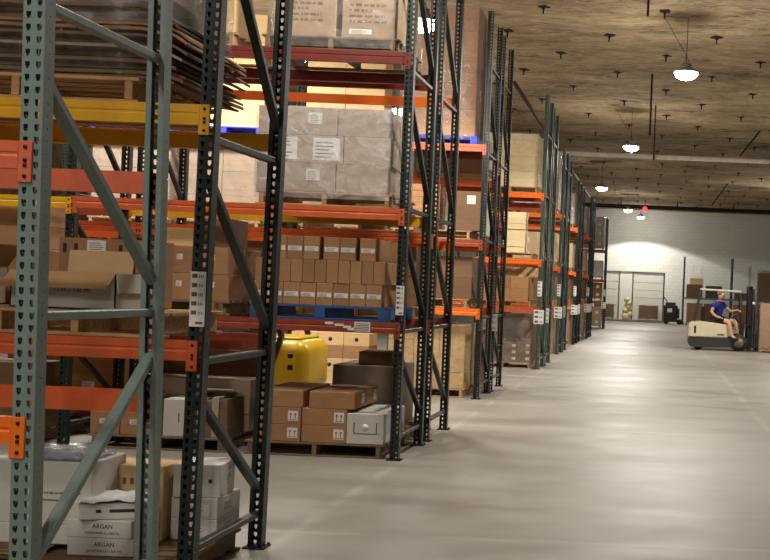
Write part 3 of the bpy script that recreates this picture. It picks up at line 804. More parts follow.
load('plain brown carton', 'low beams, third row right end', -2.6, 16.24, 1.399, .5, .46, .3, 2, 2, 2, 'card_dark')
carton('tall grey-brown carton with white label on middle beams, third row', -2.72, 16.5, 2.371, .4, .46, .56, 'card_dark', 0, lab=(.06, .38, .12, .12, 'lines'))
pallet('pallet under tall grey-brown carton, third row middle beams', -3.2, 16.2, 2.241, 'wood', 1.15, 1.0)
load('flat tan carton', 'middle beams of third row', -3.1, 16.24, 2.371, .5, .46, .09, 1, 7, 1, 'card')
pallet('bright blue pallet on orange beams under tall brown load, third row', -3.2, 16.2, 3.581, 'blue_bright', 1.2, 1.0)
load('tall brown carton', 'bright blue pallet', -2.64, 16.24, 3.71, .52, .46, .37, 2, 5, 2, 'card', jit=.02)
wrap('silvery film round the tall brown load on bright blue pallet', -3.72, -2.62, 16.22, 17.2, 3.65, 5.58, 'film_thin', .015, False, 13)
for (x, nm, mn) in ((-4.5, 'left of tall brown load', 'card_tan'), (-6.2, 'behind sagging flattened cartons', 'card_tan'), (-7.5, 'at far left of third row', 'card_grey')):
    pallet(f'high pallet {nm}', x, 16.2, 3.581, 'wood' if x > -5 else 'blue_bright', 1.15, 1.0)
    load('pale carton', f'high {nm}', x+.56, 16.24, 3.709, .55, .46, .4, 2, 4, 1, mn)
for (x, nm) in ((-4.5, 'left of tall grey-brown carton'), (-6.2, 'mid left of third row'), (-7.5, 'far left of third row')):
    pallet(f'middle level pallet {nm}', x, 16.2, 2.241, 'wood', 1.15, 1.0)
    load('pale grey wrapped carton', f'{nm}', x+.56, 16.24, 2.371, .55, .46, .35, 2, 3, 1, 'card_grey')
    wrap(f'mottled film round middle level load {nm}', x-.57, x+.57, 16.22, 16.76, 2.33, 3.42, 'film_dark', .02, False, x)
for (x, nm) in ((-6.2, 'below mid left load'), (-7.5, 'below far left load')):
    pallet(f'low pallet {nm}', x, 16.2, 1.271, 'wood', 1.15, 1.0)
    load('brown carton', f'low, {nm}', x+.56, 16.24, 1.399, .55, .46, .3, 2, 2, 1, 'card')
pallet('low pallet left of plain brown cartons, third row', -4.5, 16.2, 1.271, 'wood', 1.15, 1.0)
load('brown carton', 'low beams left, third row', -3.94, 16.24, 1.399, .55, .46, .3, 2, 2, 1, 'card')
pallet('floor pallet behind tan film-banded cartons', -3.2, 17.5, 0, 'wood', 1.15, 1.0)
load('dark brown carton', 'floor behind film-banded cartons', -2.62, 17.54, PT, .55, .46, .4, 2, 2, 1, 'card_dark')
pallet('low pallet on second rack of third row', -3.2, 17.5, 2.241, 'wood', 1.15, 1.0)
load('white carton', 'second rack of third row', -2.62, 17.54, 2.371, .55, .46, .3, 2, 2, 1, 'card_white')
pallet('upper pallet on second rack of third row', -3.2, 17.5, 3.201, 'wood', 1.15, 1.0)
load('grey carton', 'upper, second rack of third row', -2.62, 17.54, 3.329, .55, .46, .5, 2, 1, 1, 'card_grey')

# ======== rows four to last ===========================================================
# fourth row in detail
X4 = -2.29-.12; Y4 = 22.83
pallet('floor pallet under dark brown cartons, fourth row end', X4-.58, Y4, 0, 'wood', 1.15, 1.0)
load('small dark carton', 'floor pallet, fourth row end', X4, Y4+.02, PT, .27, .3, .13, 3, 3, 1, 'card_dark', lab=(.05, .04, .07, .05, 'lines'))
load('large dark carton', 'fourth row floor, behind small cartons', X4-.02, Y4+.36, PT, .52, .55, .47, 2, 2, 1, 'card_dark')
wrap('film round dark cartons on fourth row floor pallet', X4-1.14, X4+.03, Y4+.0, Y4+.96, .1, 1.1, 'film_thin', .01, False, 21)
pallet('low beam pallet, fourth row end', X4-.6, Y4, 1.221, 'wood', 1.15, 1.0)
load('light brown carton', 'low beams, fourth row end', X4-.12, Y4+.03, 1.349, .36, .46, .24, 3, 2, 2, 'card')
load('upper tan carton', 'low beams, fourth row end', X4-.02, Y4+.5, 1.83, .4, .4, .2, 2, 1, 1, 'card_tan')
pallet('middle beam pallet under pale folded stack, fourth row end', X4-.6, Y4, 2.181, 'wood', 1.15, 1.0)
load('pale flat bundle', 'middle beams, fourth row end', X4-.22, Y4+.03, 2.309, .45, .46, .115, 1, 7, 1, 'card_cream', jit=.03)
pallet('top beam pallet under cream bundles, fourth row end', X4-.56, Y4, 3.501, 'wood', 1.15, 1.0)
load('cream flat bundle', 'top beams, fourth row end', X4-.02, Y4+.03, 3.629, .56, .46, .15, 2, 7, 2, 'card_cream', jit=.03)
wrap('clear film round cream bundles high on fourth row', X4-1.15, X4+.03, Y4, Y4+.98, 3.6, 4.7, 'film_thin', .015, False, 23)
k_ = 0
for (x, y, H, m, nm) in rowspec[1:]:
    xe = x-.1; ye = y+.08
    lv = [(0, 'floor', 'card', .42), (1.221, 'low beams', 'card_dark', .35), (2.181, 'middle beams', 'card_white' if nm == 'last' else 'card_tan', .36), (3.501, 'top beams', 'card_grey', .45)]
    for (z, ln, mn, h) in lv:
        k_ += 1
        pallet(f'{ln} pallet at aisle end of the {nm} row', xe-.58, ye, z, 'wood', 1.15, 1.0)
        nz = 2 if z else 2
        if z == 3.501: nz = 3 if nm in ('last', 'fifth') else 2
        load(['brown', 'dark brown', 'white' if mn == 'card_white' else 'tan', 'greyish'][lv.index((z, ln, mn, h))]+' carton', f'{ln}, {nm} row', xe-.02, ye+.03, z+.128, .55, .46, h, 2, nz, 2, mn, lab=(.1, .1, .12, .12, 'lines'))
        if z in (0, 3.501, 2.181):
            wrap(f'film round the {ln} load at end of {nm} row', xe-1.14, xe+.0, ye+.01, ye+.98, z+.1, z+.14+nz*h, 'film' if z == 3.501 else 'film_thin', .02, False, k_*3)

# ======== cartons on the rack by the end wall =========================================
zb = 1.551
for i, (x, w, h, mn, lk) in enumerate([(2.25, .9, .75, 'card_dark', 'dark brown crate'), (3.35, .9, .7, 'charcoal', 'black box'), (5.0, .9, .35, 'dark_red', 'dark red tray'), (6.1, .8, .45, 'card_white', 'white box'), (6.15, .5, .8, 'black', 'black case')][:4]):
    carton(f'{lk} on the rack against the end wall', x, 65.8, zb, w, .8, h, mn)
carton('tan carton lying on the dark brown crate by the end wall', 2.35, 65.7, zb+.752, .75, .5, .35, 'card_tan')
for i, x in enumerate((2.3, 3.3, 5.0, 6.0)):
    pallet(f'floor pallet under end wall rack, {ORD[i]} from left', x, 65.3, 0, 'wood_grey', 1.0, 1.0)
    carton(f'{["brown", "dark brown", "brown", "dark"][i]} carton on floor under end wall rack, {ORD[i]} from left', x, 65.8, PT, .9, .8, 1.1, ['card', 'card_dark', 'card', 'card_dark'][i])
#==END LOADS==

# ---------------------------------------------------------------- setting
WY = 68.0; CH = 6.6
def ceil_z(x, y): return CH+.05*noise.noise(Vector((x*.5, y*.9, 0)))+.045*noise.noise(Vector((x*1.3, y*2.4, 3)))
bm = NB(); bx(bm, -22, 16, -9, WY+.3, -.1, 0, 0); struct('floor', bm, M['floor'], 'scuffed polished concrete floor')
bm = NB(); nx, ny = 110, 230; g = []
for i in range(nx+1):
    col = []
    for j in range(ny+1):
        x = -22+38*i/nx; y = -9+(WY+9.3)*j/ny
        z = ceil_z(x, y)
        col.append(bm.verts.new((x, y, z)))
    g.append(col)
for i in range(nx):
    for j in range(ny): bm.faces.new((g[i][j], g[i][j+1], g[i+1][j+1], g[i+1][j]))
for f in bm.faces: f.smooth = True
struct('ceiling', bm, M['rock'], 'rough brown limestone ceiling with bolts')
# far wall with a door recess
dx0, dx1, dz = -3.6, .55, 2.95
bm = NB()
bx(bm, -22, dx0, WY, WY+.3, 0, CH+.2, 0); bx(bm, dx1, 16, WY, WY+.3, 0, CH+.2, 0); bx(bm, dx0, dx1, WY, WY+.3, dz, CH+.2, 0)
struct('wall_back', bm, M['block'], 'white painted block wall at far end')
bm = NB(); bx(bm, -22.3, -22, -9, WY+.3, 0, CH+.2, 0); struct('wall_left', bm, M['rock'], 'rock wall far left')
bm = NB(); bx(bm, 16, 16.3, -9, WY+.3, 0, CH+.2, 0); struct('wall_right', bm, M['rock'], 'rock wall far right')
def dock_door(n, x0, x1, label):
    t = link(f'door_{n}', None, None, ((x0+x1)/2, WY+.16, 0)); tag(t, label, 'door', None, 'structure'); w = x1-x0
    bm = NB(); h = .46
    for k in range(6): bx(bm, -w/2+.04, w/2-.04, 0, .05, .03+k*h, .03+k*h+h-.02, .006)
    obj('door_panel', bm, M['door_white'], t)
    for s in (-1, 1):
        bm = NB(); bx(bm, s*w/2-.03, s*w/2+.03, -.05, .06, 0, 2.92, .004); obj('door_track', bm, M['charcoal'], t)
    bm = NB(); bx(bm, -w/2, w/2, .06, .12, 0, 2.95, 0); obj('door_backing', bm, M['wallpaint'], t)
dock_door(1, -3.6, -2.15, 'white sectional dock door behind the left dark pallet load')
dock_door(2, -1.35, .5, 'white sectional dock door behind the right dark pallet load')
bm = NB(); bx(bm, -2.12, -1.38, WY+.14, WY+.3, 0, 2.95, 0); struct('wall_pier', bm, M['wallpaint'], 'white pier between the two dock doors')
bm = NB(); bx(bm, -4.2, .75, WY-1.6, WY-.02, 0, .1, .01); struct('trim_1', bm, M['concrete_dark'], 'low concrete ledge before the dock doors')
# dark beam across the ceiling near the end wall
bm = NB(); bx(bm, -12, 15.9, 60.9, 61.15, 6.15, 6.36, .01)
for x in range(-11, 15, 3): cyl(bm, (x, 61.02, 6.36), (x, 61.02, 6.7), .03, 6)
struct('trim_2', bm, M['iron'], 'long dark steel beam across under the ceiling')

# stuff by the dock doors
for i, x in enumerate((-2.95, -.35)):
    pallet(f'pallet before the {["left", "right"][i]} dock door', x, 66.5, .1, 'wood_grey', 1.15, 1.0)
    carton(f'dark wrapped load on pallet before the {["left", "right"][i]} dock door', x, 67.0, .228, 1.1, .9, .75, 'card_dark')
    wrap(f'film round dark load at {["left", "right"][i]} dock door', x-.56, x+.56, 66.53, 67.47, .2, 1.0, 'film_dark', .03, True, 31+i)
bm = NB(); rr_ = random.Random(4)
for k in range(11): sph(bm, (rr_.uniform(-.14, .14), rr_.uniform(-.12, .12), .22+k*.105), rr_.uniform(.17, .28)*(1-.035*k), (1, .9, .9), 0, 10, 8)
tag(obj('cloth_bundle', bm, M['cream'], None, (-1.62, 67.1, .0)), 'lumpy cream cloth bundle standing on the ledge between dock doors', 'cloth bundle')

# pallet truck by the wall
t = thing('pallet_truck', 'black electric pallet truck parked by the end wall', 'pallet truck', (1.08, 64.6, 0))
bm = NB(); bx(bm, -.5, .2, -.35, .35, .12, .95, .05); obj('battery_body', bm, M['black'], t)
bm = NB(); bx(bm, -.42, .1, -.3, .3, .95, 1.1, .04); bx(bm, .2, .3, -.3, .3, .3, .8, .02); obj('hood', bm, M['charcoal'], t)
bm = NB(); bx(bm, -.12, .12, -.005, 0, 0, .2, 0); obj('white_notice', bm, M['paper'], t, (-.2, -.352, .6)); t.scale = (1.12, 1.1, 1.12)
for x in (-.35, .3):
    bm = NB(); cyl(bm, (x, -.33, .13), (x, -.2, .13), .13, 14); obj('wheel', bm, M['rubber'], t)
    bm = NB(); cyl(bm, (x, .2, .13), (x, .33, .13), .13, 14); obj('wheel', bm, M['rubber'], t)
for y in (-.25, .1):
    bm = NB(); bx(bm, .3, .55, y, y+.15, .06, .12, .01); obj('fork', bm, M['charcoal'], t)
bm = NB(); cyl(bm, (-.3, 0, 1.05), (-.5, 0, 1.35), .025, 8); cyl(bm, (-.5, -.15, 1.35), (-.5, .15, 1.35), .02, 8); obj('tiller', bm, M['black'], t)

# ---------------------------------------------------------------- ceiling furniture
bm = NB(); bx(bm, -.09, .09, -.09, .09, -.012, .01, .003); cyl(bm, (0, 0, -.012), (0, 0, -.13), .015, 8); cyl(bm, (0, 0, -.02), (0, 0, -.045), .03, 6)
bolt = mesh('rock_bolt', bm, M['iron'])
nb = 0
for r in range(26):
    Y = 14.4+1.95*r
    for c in range(-3, 7):
        X = -7.3+2.1*(c+2)+(1.0 if r % 2 else 0)+RND.uniform(-.12, .12)
        if X > 12 or (Y > 52 and c > 4): continue
        Yb = Y+RND.uniform(-.1, .1)
        sx_, sy_ = X/Yb*F+CX-(HC-CH)/Yb*F*ROLL*0, CY-(CH-HC)/Yb*F
        if not (470 < sx_ < 810 and sy_ > -45): continue
        o = link('rock_bolt', bolt, None, (X, Yb, ceil_z(X, Yb)), RND.uniform(0, 1.5))
        tag(o, 'dark square plate and bolt end fixed in the rock ceiling', 'rock bolt', 'rock bolts in the ceiling'); nb += 1

def lamp(x, y, h, label, power=420, glow=.12):
    t = thing('high_bay_light', label, 'ceiling light', (x, y, h))
    bm = NB(); cyl(bm, (0, 0, 0), (0, 0, .06), .235, 24, 0, .2); cyl(bm, (0, 0, .06), (0, 0, .16), .09, 16); obj('housing', bm, M['lamp_house'], t)
    bm = NB(); sph(bm, (0, 0, 0), .215, (1, 1, .62), 0, 20, 14)
    bmesh.ops.delete(bm, geom=[v for v in bm.verts if v.co.z > .001], context='VERTS'); obj('lens', bm, M['lamp'], t)
    bm = NB(); cyl(bm, (0, 0, .16), (0, 0, .3), .008, 6)
    for s in (-1, 1): cyl(bm, (0, 0, .3), (s*.1, 0, .08), .005, 5)
    cyl(bm, (0, 0, .3), (-.0, 0, ceil_z(x, y)-h), .006, 6); cyl(bm, (0, 0, .3), (-.45, -.2, ceil_z(x-.45, y-.2)-h), .005, 6); obj('suspension_cable', bm, M['iron'], t)
    L = bpy.data.lights.new('lamp_light', 'SPOT'); L.energy = power; L.color = (1, .95, .87); L.shadow_soft_size = .2
    L.spot_size = math.radians(150); L.spot_blend = .35
    o = link('lamp_light', L, t, (0, 0, -.2))
    U = bpy.data.lights.new('ceiling_fill', 'POINT'); U.energy = power*glow; U.color = L.color; U.shadow_soft_size = .22  # extra point light added below each lamp to brighten the ceiling
    link('ceiling_fill', U, t, (0, 0, -.4))
    return L
P = 950
lamp(.4, 20.7, 5.6, 'high bay lamp nearest over the main aisle', P, .16)
lamp(-.82, 31.3, 5.6, 'high bay lamp over the aisle close to the cross pipe', P, .12)
lamp(-2.2, 43.8, 5.6, 'high bay lamp beyond the cross pipe, near the rack tops', P, .04)
for (px, py, Y, lb) in ((628, 210, 57.5, 'left one of two small far lamps below the dark beam'), (641, 217, 65.3, 'right one of two small far lamps below the dark beam')):
    x, h = at(px, py, Y); L = lamp(x, Y, h, lb, P*(.8 if Y < 60 else .85), .12); L.spot_size = math.radians(168 if Y < 60 else 137); L.spot_blend = .06
lamp(-3.04, 14.3, 4.85, 'high bay lamp seen between the second and third rack rows', P*.42)
for (x, y) in ((-.9, 9.6), (-3.6, -1.2), (-7.0, 8.4), (-8, 14.3), (-5.6, 14.4), (-3.2, 8.2), (5.5, 31), (5.5, 50), (.2, -3.5), (-6.5, 20.5), (-3.4, 2.2), (-6, 26.4)):  # unseen lamps, added and placed for the light they throw on the racks
    lamp(x, y, 5.6, f'added unseen high bay lamp out of the picture at {x:g} by {y:g}' if False else 'added unseen high bay lamp outside the picture', P*(.22 if (x < -3 and y < 10) else (.5 if y > 5 and x < 1 and x > -3 else (.45 if x == -5.6 else ({-1.2: 1.5, -3.5: .55}.get(y, .9))))), .16)['x'] = 0
for o in bpy.data.objects:
    if o.get('label') == 'added unseen high bay lamp outside the picture': o['group'] = 'added unseen high bay lamps outside the picture'

# cross pipe, hangers, sprinkler pipe, beacon
t = thing('cross_pipe', 'grey pipe across under the ceiling, brightly lit near lamp', 'pipe', (0, 30.3, 5.22))
bm = NB(); cyl(bm, (-2.7, 0, 0), (15.8, 0, 0), .06, 14); obj('pipe', bm, M['pipe_grey'], t)
for x in (-.18, 2.9, 6, 9, 12):
    bm = NB(); cyl(bm, (x, 0, .06), (x, 0, CH-5.22+.03), .02, 6); cyl(bm, (x-.02, 0, 0), (x+.02, 0, 0), .08, 12); obj('hanger', bm, M['iron'], t)
for k, (x, y, l) in enumerate([(-.1, 19.5, 1.05)]):
    pass
o = NB(); cyl(o, (0, 0, 0), (0, 0, 1.5), .022, 8)
tag(obj('conduit', o, M['iron'], None, (at(649, 155, 26)[0], 26, CH-1.42)), 'thin dark conduit hanging vertically left of nearest high bay lamp', 'conduit')
o = NB(); cyl(o, (0, 0, 0), (0, 0, .45), .02, 8)
tag(obj('conduit', o, M['iron'], None, (at(648, 12, 19)[0], 19, CH-.42)), 'short dark conduit stub at top edge above nearest lamp', 'conduit')
o = NB(); cyl(o, (0, -14, 0), (0, 24, 0), .05, 10)
tag(obj('sprinkler_pipe', o, M['pipe'], None, (-3.38, 40, 6.25)), 'long brown pipe running above the racks toward the end wall', 'pipe')
bm = NB(); cyl(bm, (0, -10, 0), (0, 12, 0), .045, 8)
tag(obj('sprinkler_pipe', bm, M['pipe'], None, (-3.1, 31, 6.28)), 'brown pipe above the fourth row cream bundles', 'pipe') if False else bm.free()
for (xa, ya, xb, yb, Y, lb) in ((740, 156, 770, 118, 34, 'slanting dark brace at right edge above cross pipe'), (712, 205, 729, 182, 50, 'short slanting dark brace above dark beam')):
    X0, H0 = at(xa, ya, Y); X1, H1 = at(xb, yb, Y)
    bm = NB(); cyl(bm, (0, 0, 0), (X1-X0, .6, H1-H0), .025, 8)
    tag(obj('slanting_brace', bm, M['iron'], None, (X0, Y, H0)), lb, 'brace')
x, h = at(645, 209, 60.3)
t = thing('red_beacon', 'small red warning beacon hanging beside the far lamps', 'beacon', (x, 60.3, h))
bm = NB(); sph(bm, (0, 0, 0), .12); obj('beacon_lens', bm, M['red_glow'], t)
bm = NB(); cyl(bm, (0, 0, .1), (0, 0, CH-h), .02, 8); obj('beacon_stem', bm, M['iron'], t)

# ---------------------------------------------------------------- yellow forklift in the side aisle
t = thing('forklift', 'yellow forklift parked behind the second rack row', 'forklift', (-4.2, 14.1, 0))
bm = NB(); bx(bm, -.7, .1, -.52, .52, .2, .86, .17); [setattr(f, 'smooth', True) for f in bm.faces]; bx(bm, -.4, .0, -.48, .48, .1, .3, .03); obj('counterweight', bm, M['lift_yellow'], t)
bm = NB(); bx(bm, -1.75, -.5, -.5, .5, .22, .8, .05); obj('body', bm, M['lift_yellow'], t)
bm = NB(); bx(bm, -.6, -.02, -.4, .4, .855, .885, .012); obj('hood', bm, M['lift_yellow'], t)
for z in (.64, .5):
    bm = NB(); bx(bm, -.03, .035, -.53, -.49, z, z+.06, .008); obj('vent', bm, M['black'], t, (-.09, .0, 0))
bm = NB(); bx(bm, -1.75, -.62, -.503, -.495, .44, .47, 0); obj('side_stripe', bm, M['black'], t)
bm = NB(); bx(bm, -1.1, -.6, -.25, .25, .8, .93, .04); bx(bm, -.7, -.58, -.24, .24, .9, 1.35, .04); obj('seat', bm, M['black'], t)
for y in (-.45, .45):
    bm = NB(); bar(bm, (-.34, y*1.16, .45), (-.2, y*1.16, .9), .08, .06, 0, (0, 1, 0)); bar(bm, (-.2, y*1.16, .88), (-.5, y, 1.75), .07, .06, 0, (0, 1, 0)); bar(bm, (-.62, y*1.16, .42), (-.32, y*1.16, .5), .08, .06, 0, (0, 1, 0)); obj('guard_post', bm, M['black'], t)
    bm = NB(); bar(bm, (-1.6, y, .6), (-1.45, y, 1.75), .06, .06, 0, (0, 1, 0)); obj('guard_post', bm, M['black'], t)
bm = NB(); bx(bm, -1.5, -.58, -.48, -.42, 1.73, 1.79, .01); bx(bm, -1.5, -.58, .42, .48, 1.73, 1.79, .01)
for k in range(6): bx(bm, -1.5+k*.175, -1.46+k*.175, -.48, .48, 1.74, 1.78, .005)
obj('overhead_guard', bm, M['black'], t)
for x, r in ((-.3, .2), (-1.5, .25)):
    for y in (-.5, .34):
        bm = NB(); cyl(bm, (x, y, r), (x, y+.16, r), r, 20); w = obj('wheel', bm, M['rubber'], t)
        bm = NB(); cyl(bm, (x, y-.004, r), (x, y+.164, r), r*.5, 14); obj('wheel_hub', bm, M['wheel_hub'], w)
for y in (-.36, .28):
    bm = NB(); bx(bm, -1.95, -1.8, y, y+.08, .08, 2.0, .01); obj('mast_rail', bm, M['black'], t)
    bm = NB(); bx(bm, -2.9, -1.95, y, y+.1, .06, .1, .005); bx(bm, -2.0, -1.95, y, y+.1, .06, .6, .005); obj('fork', bm, M['charcoal'], t)

# ---------------------------------------------------------------- cream forklift with driver
FY = 34.6
fx = at(688, 340, FY)[0]
t = thing('forklift', 'cream and charcoal sit-down forklift in the main aisle with a driver', 'forklift', (fx, FY, 0))
def extr(bm, pts, y0, y1, mi=0):
    a = [bm.verts.new((x, y0, z)) for x, z in pts]; b = [bm.verts.new((x, y1, z)) for x, z in pts]; n = len(pts)
    fs = [bm.faces.new(a), bm.faces.new(b[::-1])]+[bm.faces.new((a[k], b[k], b[(k+1) % n], a[(k+1) % n])) for k in range(n)]
    for f in fs: f.material_index = mi
bm = NB(); extr(bm, [(.0, .37), (.0, .74), (.06, .83), (.35, .86), (1.14, .78), (1.18, .38)], -.5, .5)
bmesh.ops.bevel(bm, geom=bm.edges[:], offset=.035, segments=2, affect='EDGES')
obj('body_cover', bm, M['lift_cream'], t)
bm = NB(); extr(bm, [(-.01, .16), (-.01, .39), (1.2, .37), (1.62, .4), (1.62, .12), (.4, .08), (.1, .08)], -.51, .51)
bmesh.ops.bevel(bm, geom=bm.edges[:], offset=.03, segments=2, affect='EDGES'); obj('chassis', bm, M['charcoal'], t)
bm = NB(); bx(bm, .15, .21, -.508, -.5, .5, .72, .003); obj('vent', bm, M['black'], t)
bm = NB(); bx(bm, .85, 1.05, -.515, -.51, .46, .5, .0); obj('name_plate', bm, M['ink_soft'], t)
bm = NB(); bx(bm, 1.18, 1.62, -.45, .45, .36, .42, .01); obj('floor_plate', bm, M['black'], t)
bm = NB(); bx(bm, 1.5, 1.64, -.42, .42, .4, .85, .03); obj('dash_panel', bm, M['black'], t)
bm = NB(); bx(bm, .42, .9, -.24, .24, .8, .9, .03); bx(bm, .36, .47, -.24, .24, .86, 1.3, .03); obj('seat', bm, M['black'], t)
for y in (-.44, .44):
    bm = NB(); bar(bm, (.15, y, .78), (.33, y, 1.8), .045, .045, 0, (0, 1, 0)); obj('guard_post', bm, M['charcoal'], t)
    bm = NB(); bar(bm, (1.6, y, .8), (1.5, y, 1.74), .045, .045, 0, (0, 1, 0)); obj('guard_post', bm, M['charcoal'], t)
bm = NB()
for y in (-.44, .44): bar(bm, (.32, y, 1.81), (1.52, y, 1.78), .05, .05, 0, (0, 1, 0))
for k in range(8): bar(bm, (.34+k*.168, -.44, 1.805-k*.004), (.34+k*.168, .44, 1.805-k*.004), .03, .03, 0, (1, 0, 0))
obj('overhead_guard', bm, M['pipe_grey'], t)
bm = NB(); cyl(bm, (1.5, 0, .85), (1.38, 0, 1.02), .02, 8)
bmesh.ops.create_cone(bm, cap_ends=True, segments=20, radius1=.17, radius2=.17, depth=.03, matrix=Matrix.Translation((1.36, 0, 1.04)) @ Matrix.Rotation(-.6, 4, 'Y'))
obj('steering_wheel', bm, M['black'], t)
for y in (-.54, .36):
    bm = NB(); cyl(bm, (1.5, y, .255), (1.5, y+.18, .255), .25, 26); w = obj('wheel', bm, M['rubber'], t)
    bm = NB(); cyl(bm, (1.5, y-.006, .255), (1.5, y+.186, .255), .14, 20); obj('wheel_hub', bm, M['wheel_hub'], w)
for y in (-.3, .12):
    bm = NB(); cyl(bm, (.3, y, .15), (.3, y+.18, .15), .15, 18); obj('wheel', bm, M['rubber'], t)
for y in (-.42, .3):
    bm = NB(); bx(bm, 1.74, 1.86, y, y+.12, .06, 1.95, .01); obj('mast_rail', bm, M['black'], t)
    bm = NB(); bx(bm, 1.87, 1.93, y+.02, y+.1, .1, 1.88, .01); obj('inner_mast_rail', bm, M['charcoal'], t)
bm = NB(); bx(bm, 1.76, 1.84, -.42, .42, 1.85, 1.95, .01); bx(bm, 1.76, 1.84, -.42, .42, .7, .8, .01); bx(bm, 1.78, 1.82, -.3, .3, .8, 1.85, .01); obj('mast_crosspiece', bm, M['black'], t)
bm = NB(); cyl(bm, (1.81, -.15, .1), (1.81, -.15, 1.6), .05, 12); obj('lift_cylinder', bm, M['charcoal'], t)
bm = NB(); bx(bm, 1.94, 2.0, -.45, .45, .12, .22, .008); bx(bm, 1.94, 2.0, -.45, .45, .5, .6, .008)
for k in range(5): bx(bm, 1.95, 1.99, -.43+k*.2, -.4+k*.2, .22, 1.15, .005)
obj('carriage', bm, M['charcoal'], t)
for y in (-.3, .2):
    bm = NB(); bx(bm, 2.0, 3.0, y, y+.1, .045, .08, .004); bx(bm, 2.0, 2.04, y, y+.1, .045, .6, .005); obj('fork', bm, M['charcoal'], t)
bm = NB(); cyl(bm, (1.9, -.43, 1.45), (1.9, -.46, 1.45), .045, 12); obj('work_lamp', bm, M['paper'], t)

# load on its forks (pallet stringers straddle the forks)
px_ = fx+2.07
pallet('pale pallet held on the forks of the cream forklift', px_+.62, FY-.66, .02, 'wood', 1.0, 1.2, math.pi/2)
for k in range(3):
    for i in range(2):
        for j in range(2):
            carton(f'brown wrapped carton on forklift pallet, {LAYN[3][k]} layer, {["left", "right"][i]}{", back rank" if j else ""}', px_+.04+.28+i*.575, FY-.5+.22+j*.46, .149+k*.431, .565, .45, .43, 'card', 0, tape=(k == 2))
wrap('clear film round the brown cartons carried by the forklift', px_+.03, px_+1.2, FY-.51, FY+.42, .12, 1.48, 'film_thin', .02, True, 41)
# stacked dark load behind
pallet('pallet on the floor at right edge behind the forklift load', 4.2, 41, 0, 'wood_grey', 1.22, 1.0)
load('dark brown carton', 'stack at right edge behind forklift', 4.78, 41.05, PT, .55, .45, .6, 2, 4, 1, 'card_dark')
wrap('smoky film round the dark stack at right edge', 3.66, 4.8, 41.03, 41.55, .1, 2.62, 'film_dark', .03, True, 43)

# driver --------------------------------------------------------------
def skin_body(name, joints, edges, mname, parent, loc, sub=2, root=0):
    me = bpy.data.meshes.new(name); me.from_pydata([j[0] for j in joints], edges, [])
    o = bpy.data.objects.new(name, me); C.objects.link(o)
    o.modifiers.new('k', 'SKIN'); s = o.modifiers.new('s', 'SUBSURF'); s.levels = s.render_levels = sub
    for v, j in zip(me.skin_vertices[0].data, joints):
        r = j[1]; v.radius = (r, r) if not isinstance(r, tuple) else r
    me.skin_vertices[0].data[root].use_root = True
    dg = bpy.context.evaluated_depsgraph_get(); dg.update()
    m2 = bpy.data.meshes.new_from_object(o.evaluated_get(dg)); bpy.data.objects.remove(o); m2.name = name
    m2.materials.clear(); m2.materials.append(M[mname])
    for p in m2.polygons: p.use_smooth = True
    return link(name, m2, parent, loc)
# local frame: x forward (to +x), z up, origin at hip point
hx, hz = fx+.78, .87
PS = 1.12
pt = thing('person', 'person in blue T-shirt and black shorts driving the cream forklift', 'person', (hx+.04, FY-.02, hz))
pt.rotation_euler = (0, 0, -.5); pt.scale = (PS, PS*1.08, PS)
J = [((0, 0, .02), .13), ((.02, 0, .18), .12), ((.05, 0, .34), .13), ((.07, 0, .47), .1), ((.09, 0, .55), .055), ((.12, -.01, .61), .055),
     # right (camera side) arm: shoulder, elbow, wrist, palm
     ((.05, -.18, .46), .06), ((-.02, -.25, .24), .045), ((.17, -.3, .12), .033), ((.25, -.29, .11), .03),
     # left arm reaching to the wheel
     ((.09, .18, .46), .06), ((.3, .22, .27), .045), ((.52, .12, .3), .033), ((.6, .08, .31), .03),
     # right leg
     ((.05, -.1, .0), .1), ((.46, -.17, .02), .07), ((.58, -.18, -.38), .045), ((.7, -.19, -.44), .04),
     # left leg
     ((.05, .1, .0), .1), ((.48, .13, .03), .07), ((.66, .13, -.37), .045), ((.78, .13, -.43), .04)]
E = [(0, 1), (1, 2), (2, 3), (3, 4), (4, 5), (3, 6), (6, 7), (7, 8), (8, 9), (3, 10), (10, 11), (11, 12), (12, 13), (0, 14), (14, 15), (15, 16), (16, 17), (0, 18), (18, 19), (19, 20), (20, 21)]
def fingers(c, d, up, J, E, base):
    c, d, up = Vector(c), Vector(d).normalized(), Vector(up); s = d.cross(up).normalized()
    for k, ln in enumerate((.055, .065, .068, .055)):
        b = c+s*(.026-.0175*k); i = len(J)
        J.append((tuple(b), .009)); J.append((tuple(b+d*ln*.6), .009)); J.append((tuple(b+d*ln-up*.02), .008)); E += [(base, i), (i, i+1), (i+1, i+2)]
    i = len(J); J.append((tuple(c+s*.036-d*.03), .011)); J.append((tuple(c+s*.05+d*.01-up*.01), .009)); E += [(base, i), (i, i+1)]
fingers((.28, -.29, .108), (1, 0, -.25), (0, 0, 1), J, E, 9); fingers((.63, .075, .31), (1, -.2, -.4), (.2, 0, 1), J, E, 13)
skin_body('body', J, E, 'skin', pt, (0, 0, 0), 1)
bm = NB(); sph(bm, (.13, 0, .69), .095, (1.0, .82, 1.22), 0, 18, 14); cyl(bm, (.215, 0, .675), (.24, 0, .668), .014, 8, 0, .01)
for s in (-1, 1): sph(bm, (.12, s*.078, .685), .022, (.8, .4, 1.2))
obj('head', bm, M['skin'], pt)
for s in (-1, 1):
    bm = NB(); sph(bm, (.214, s*.03, .705), .010); obj('eye', bm, M['ink'], pt)
bm = NB(); bx(bm, .214, .222, -.022, .022, .636, .642, 0); obj('mouth', bm, M['pink'], pt)
bm = NB(); sph(bm, (.112, 0, .725), .105, (1.02, .88, 1.0), 0, 18, 12)
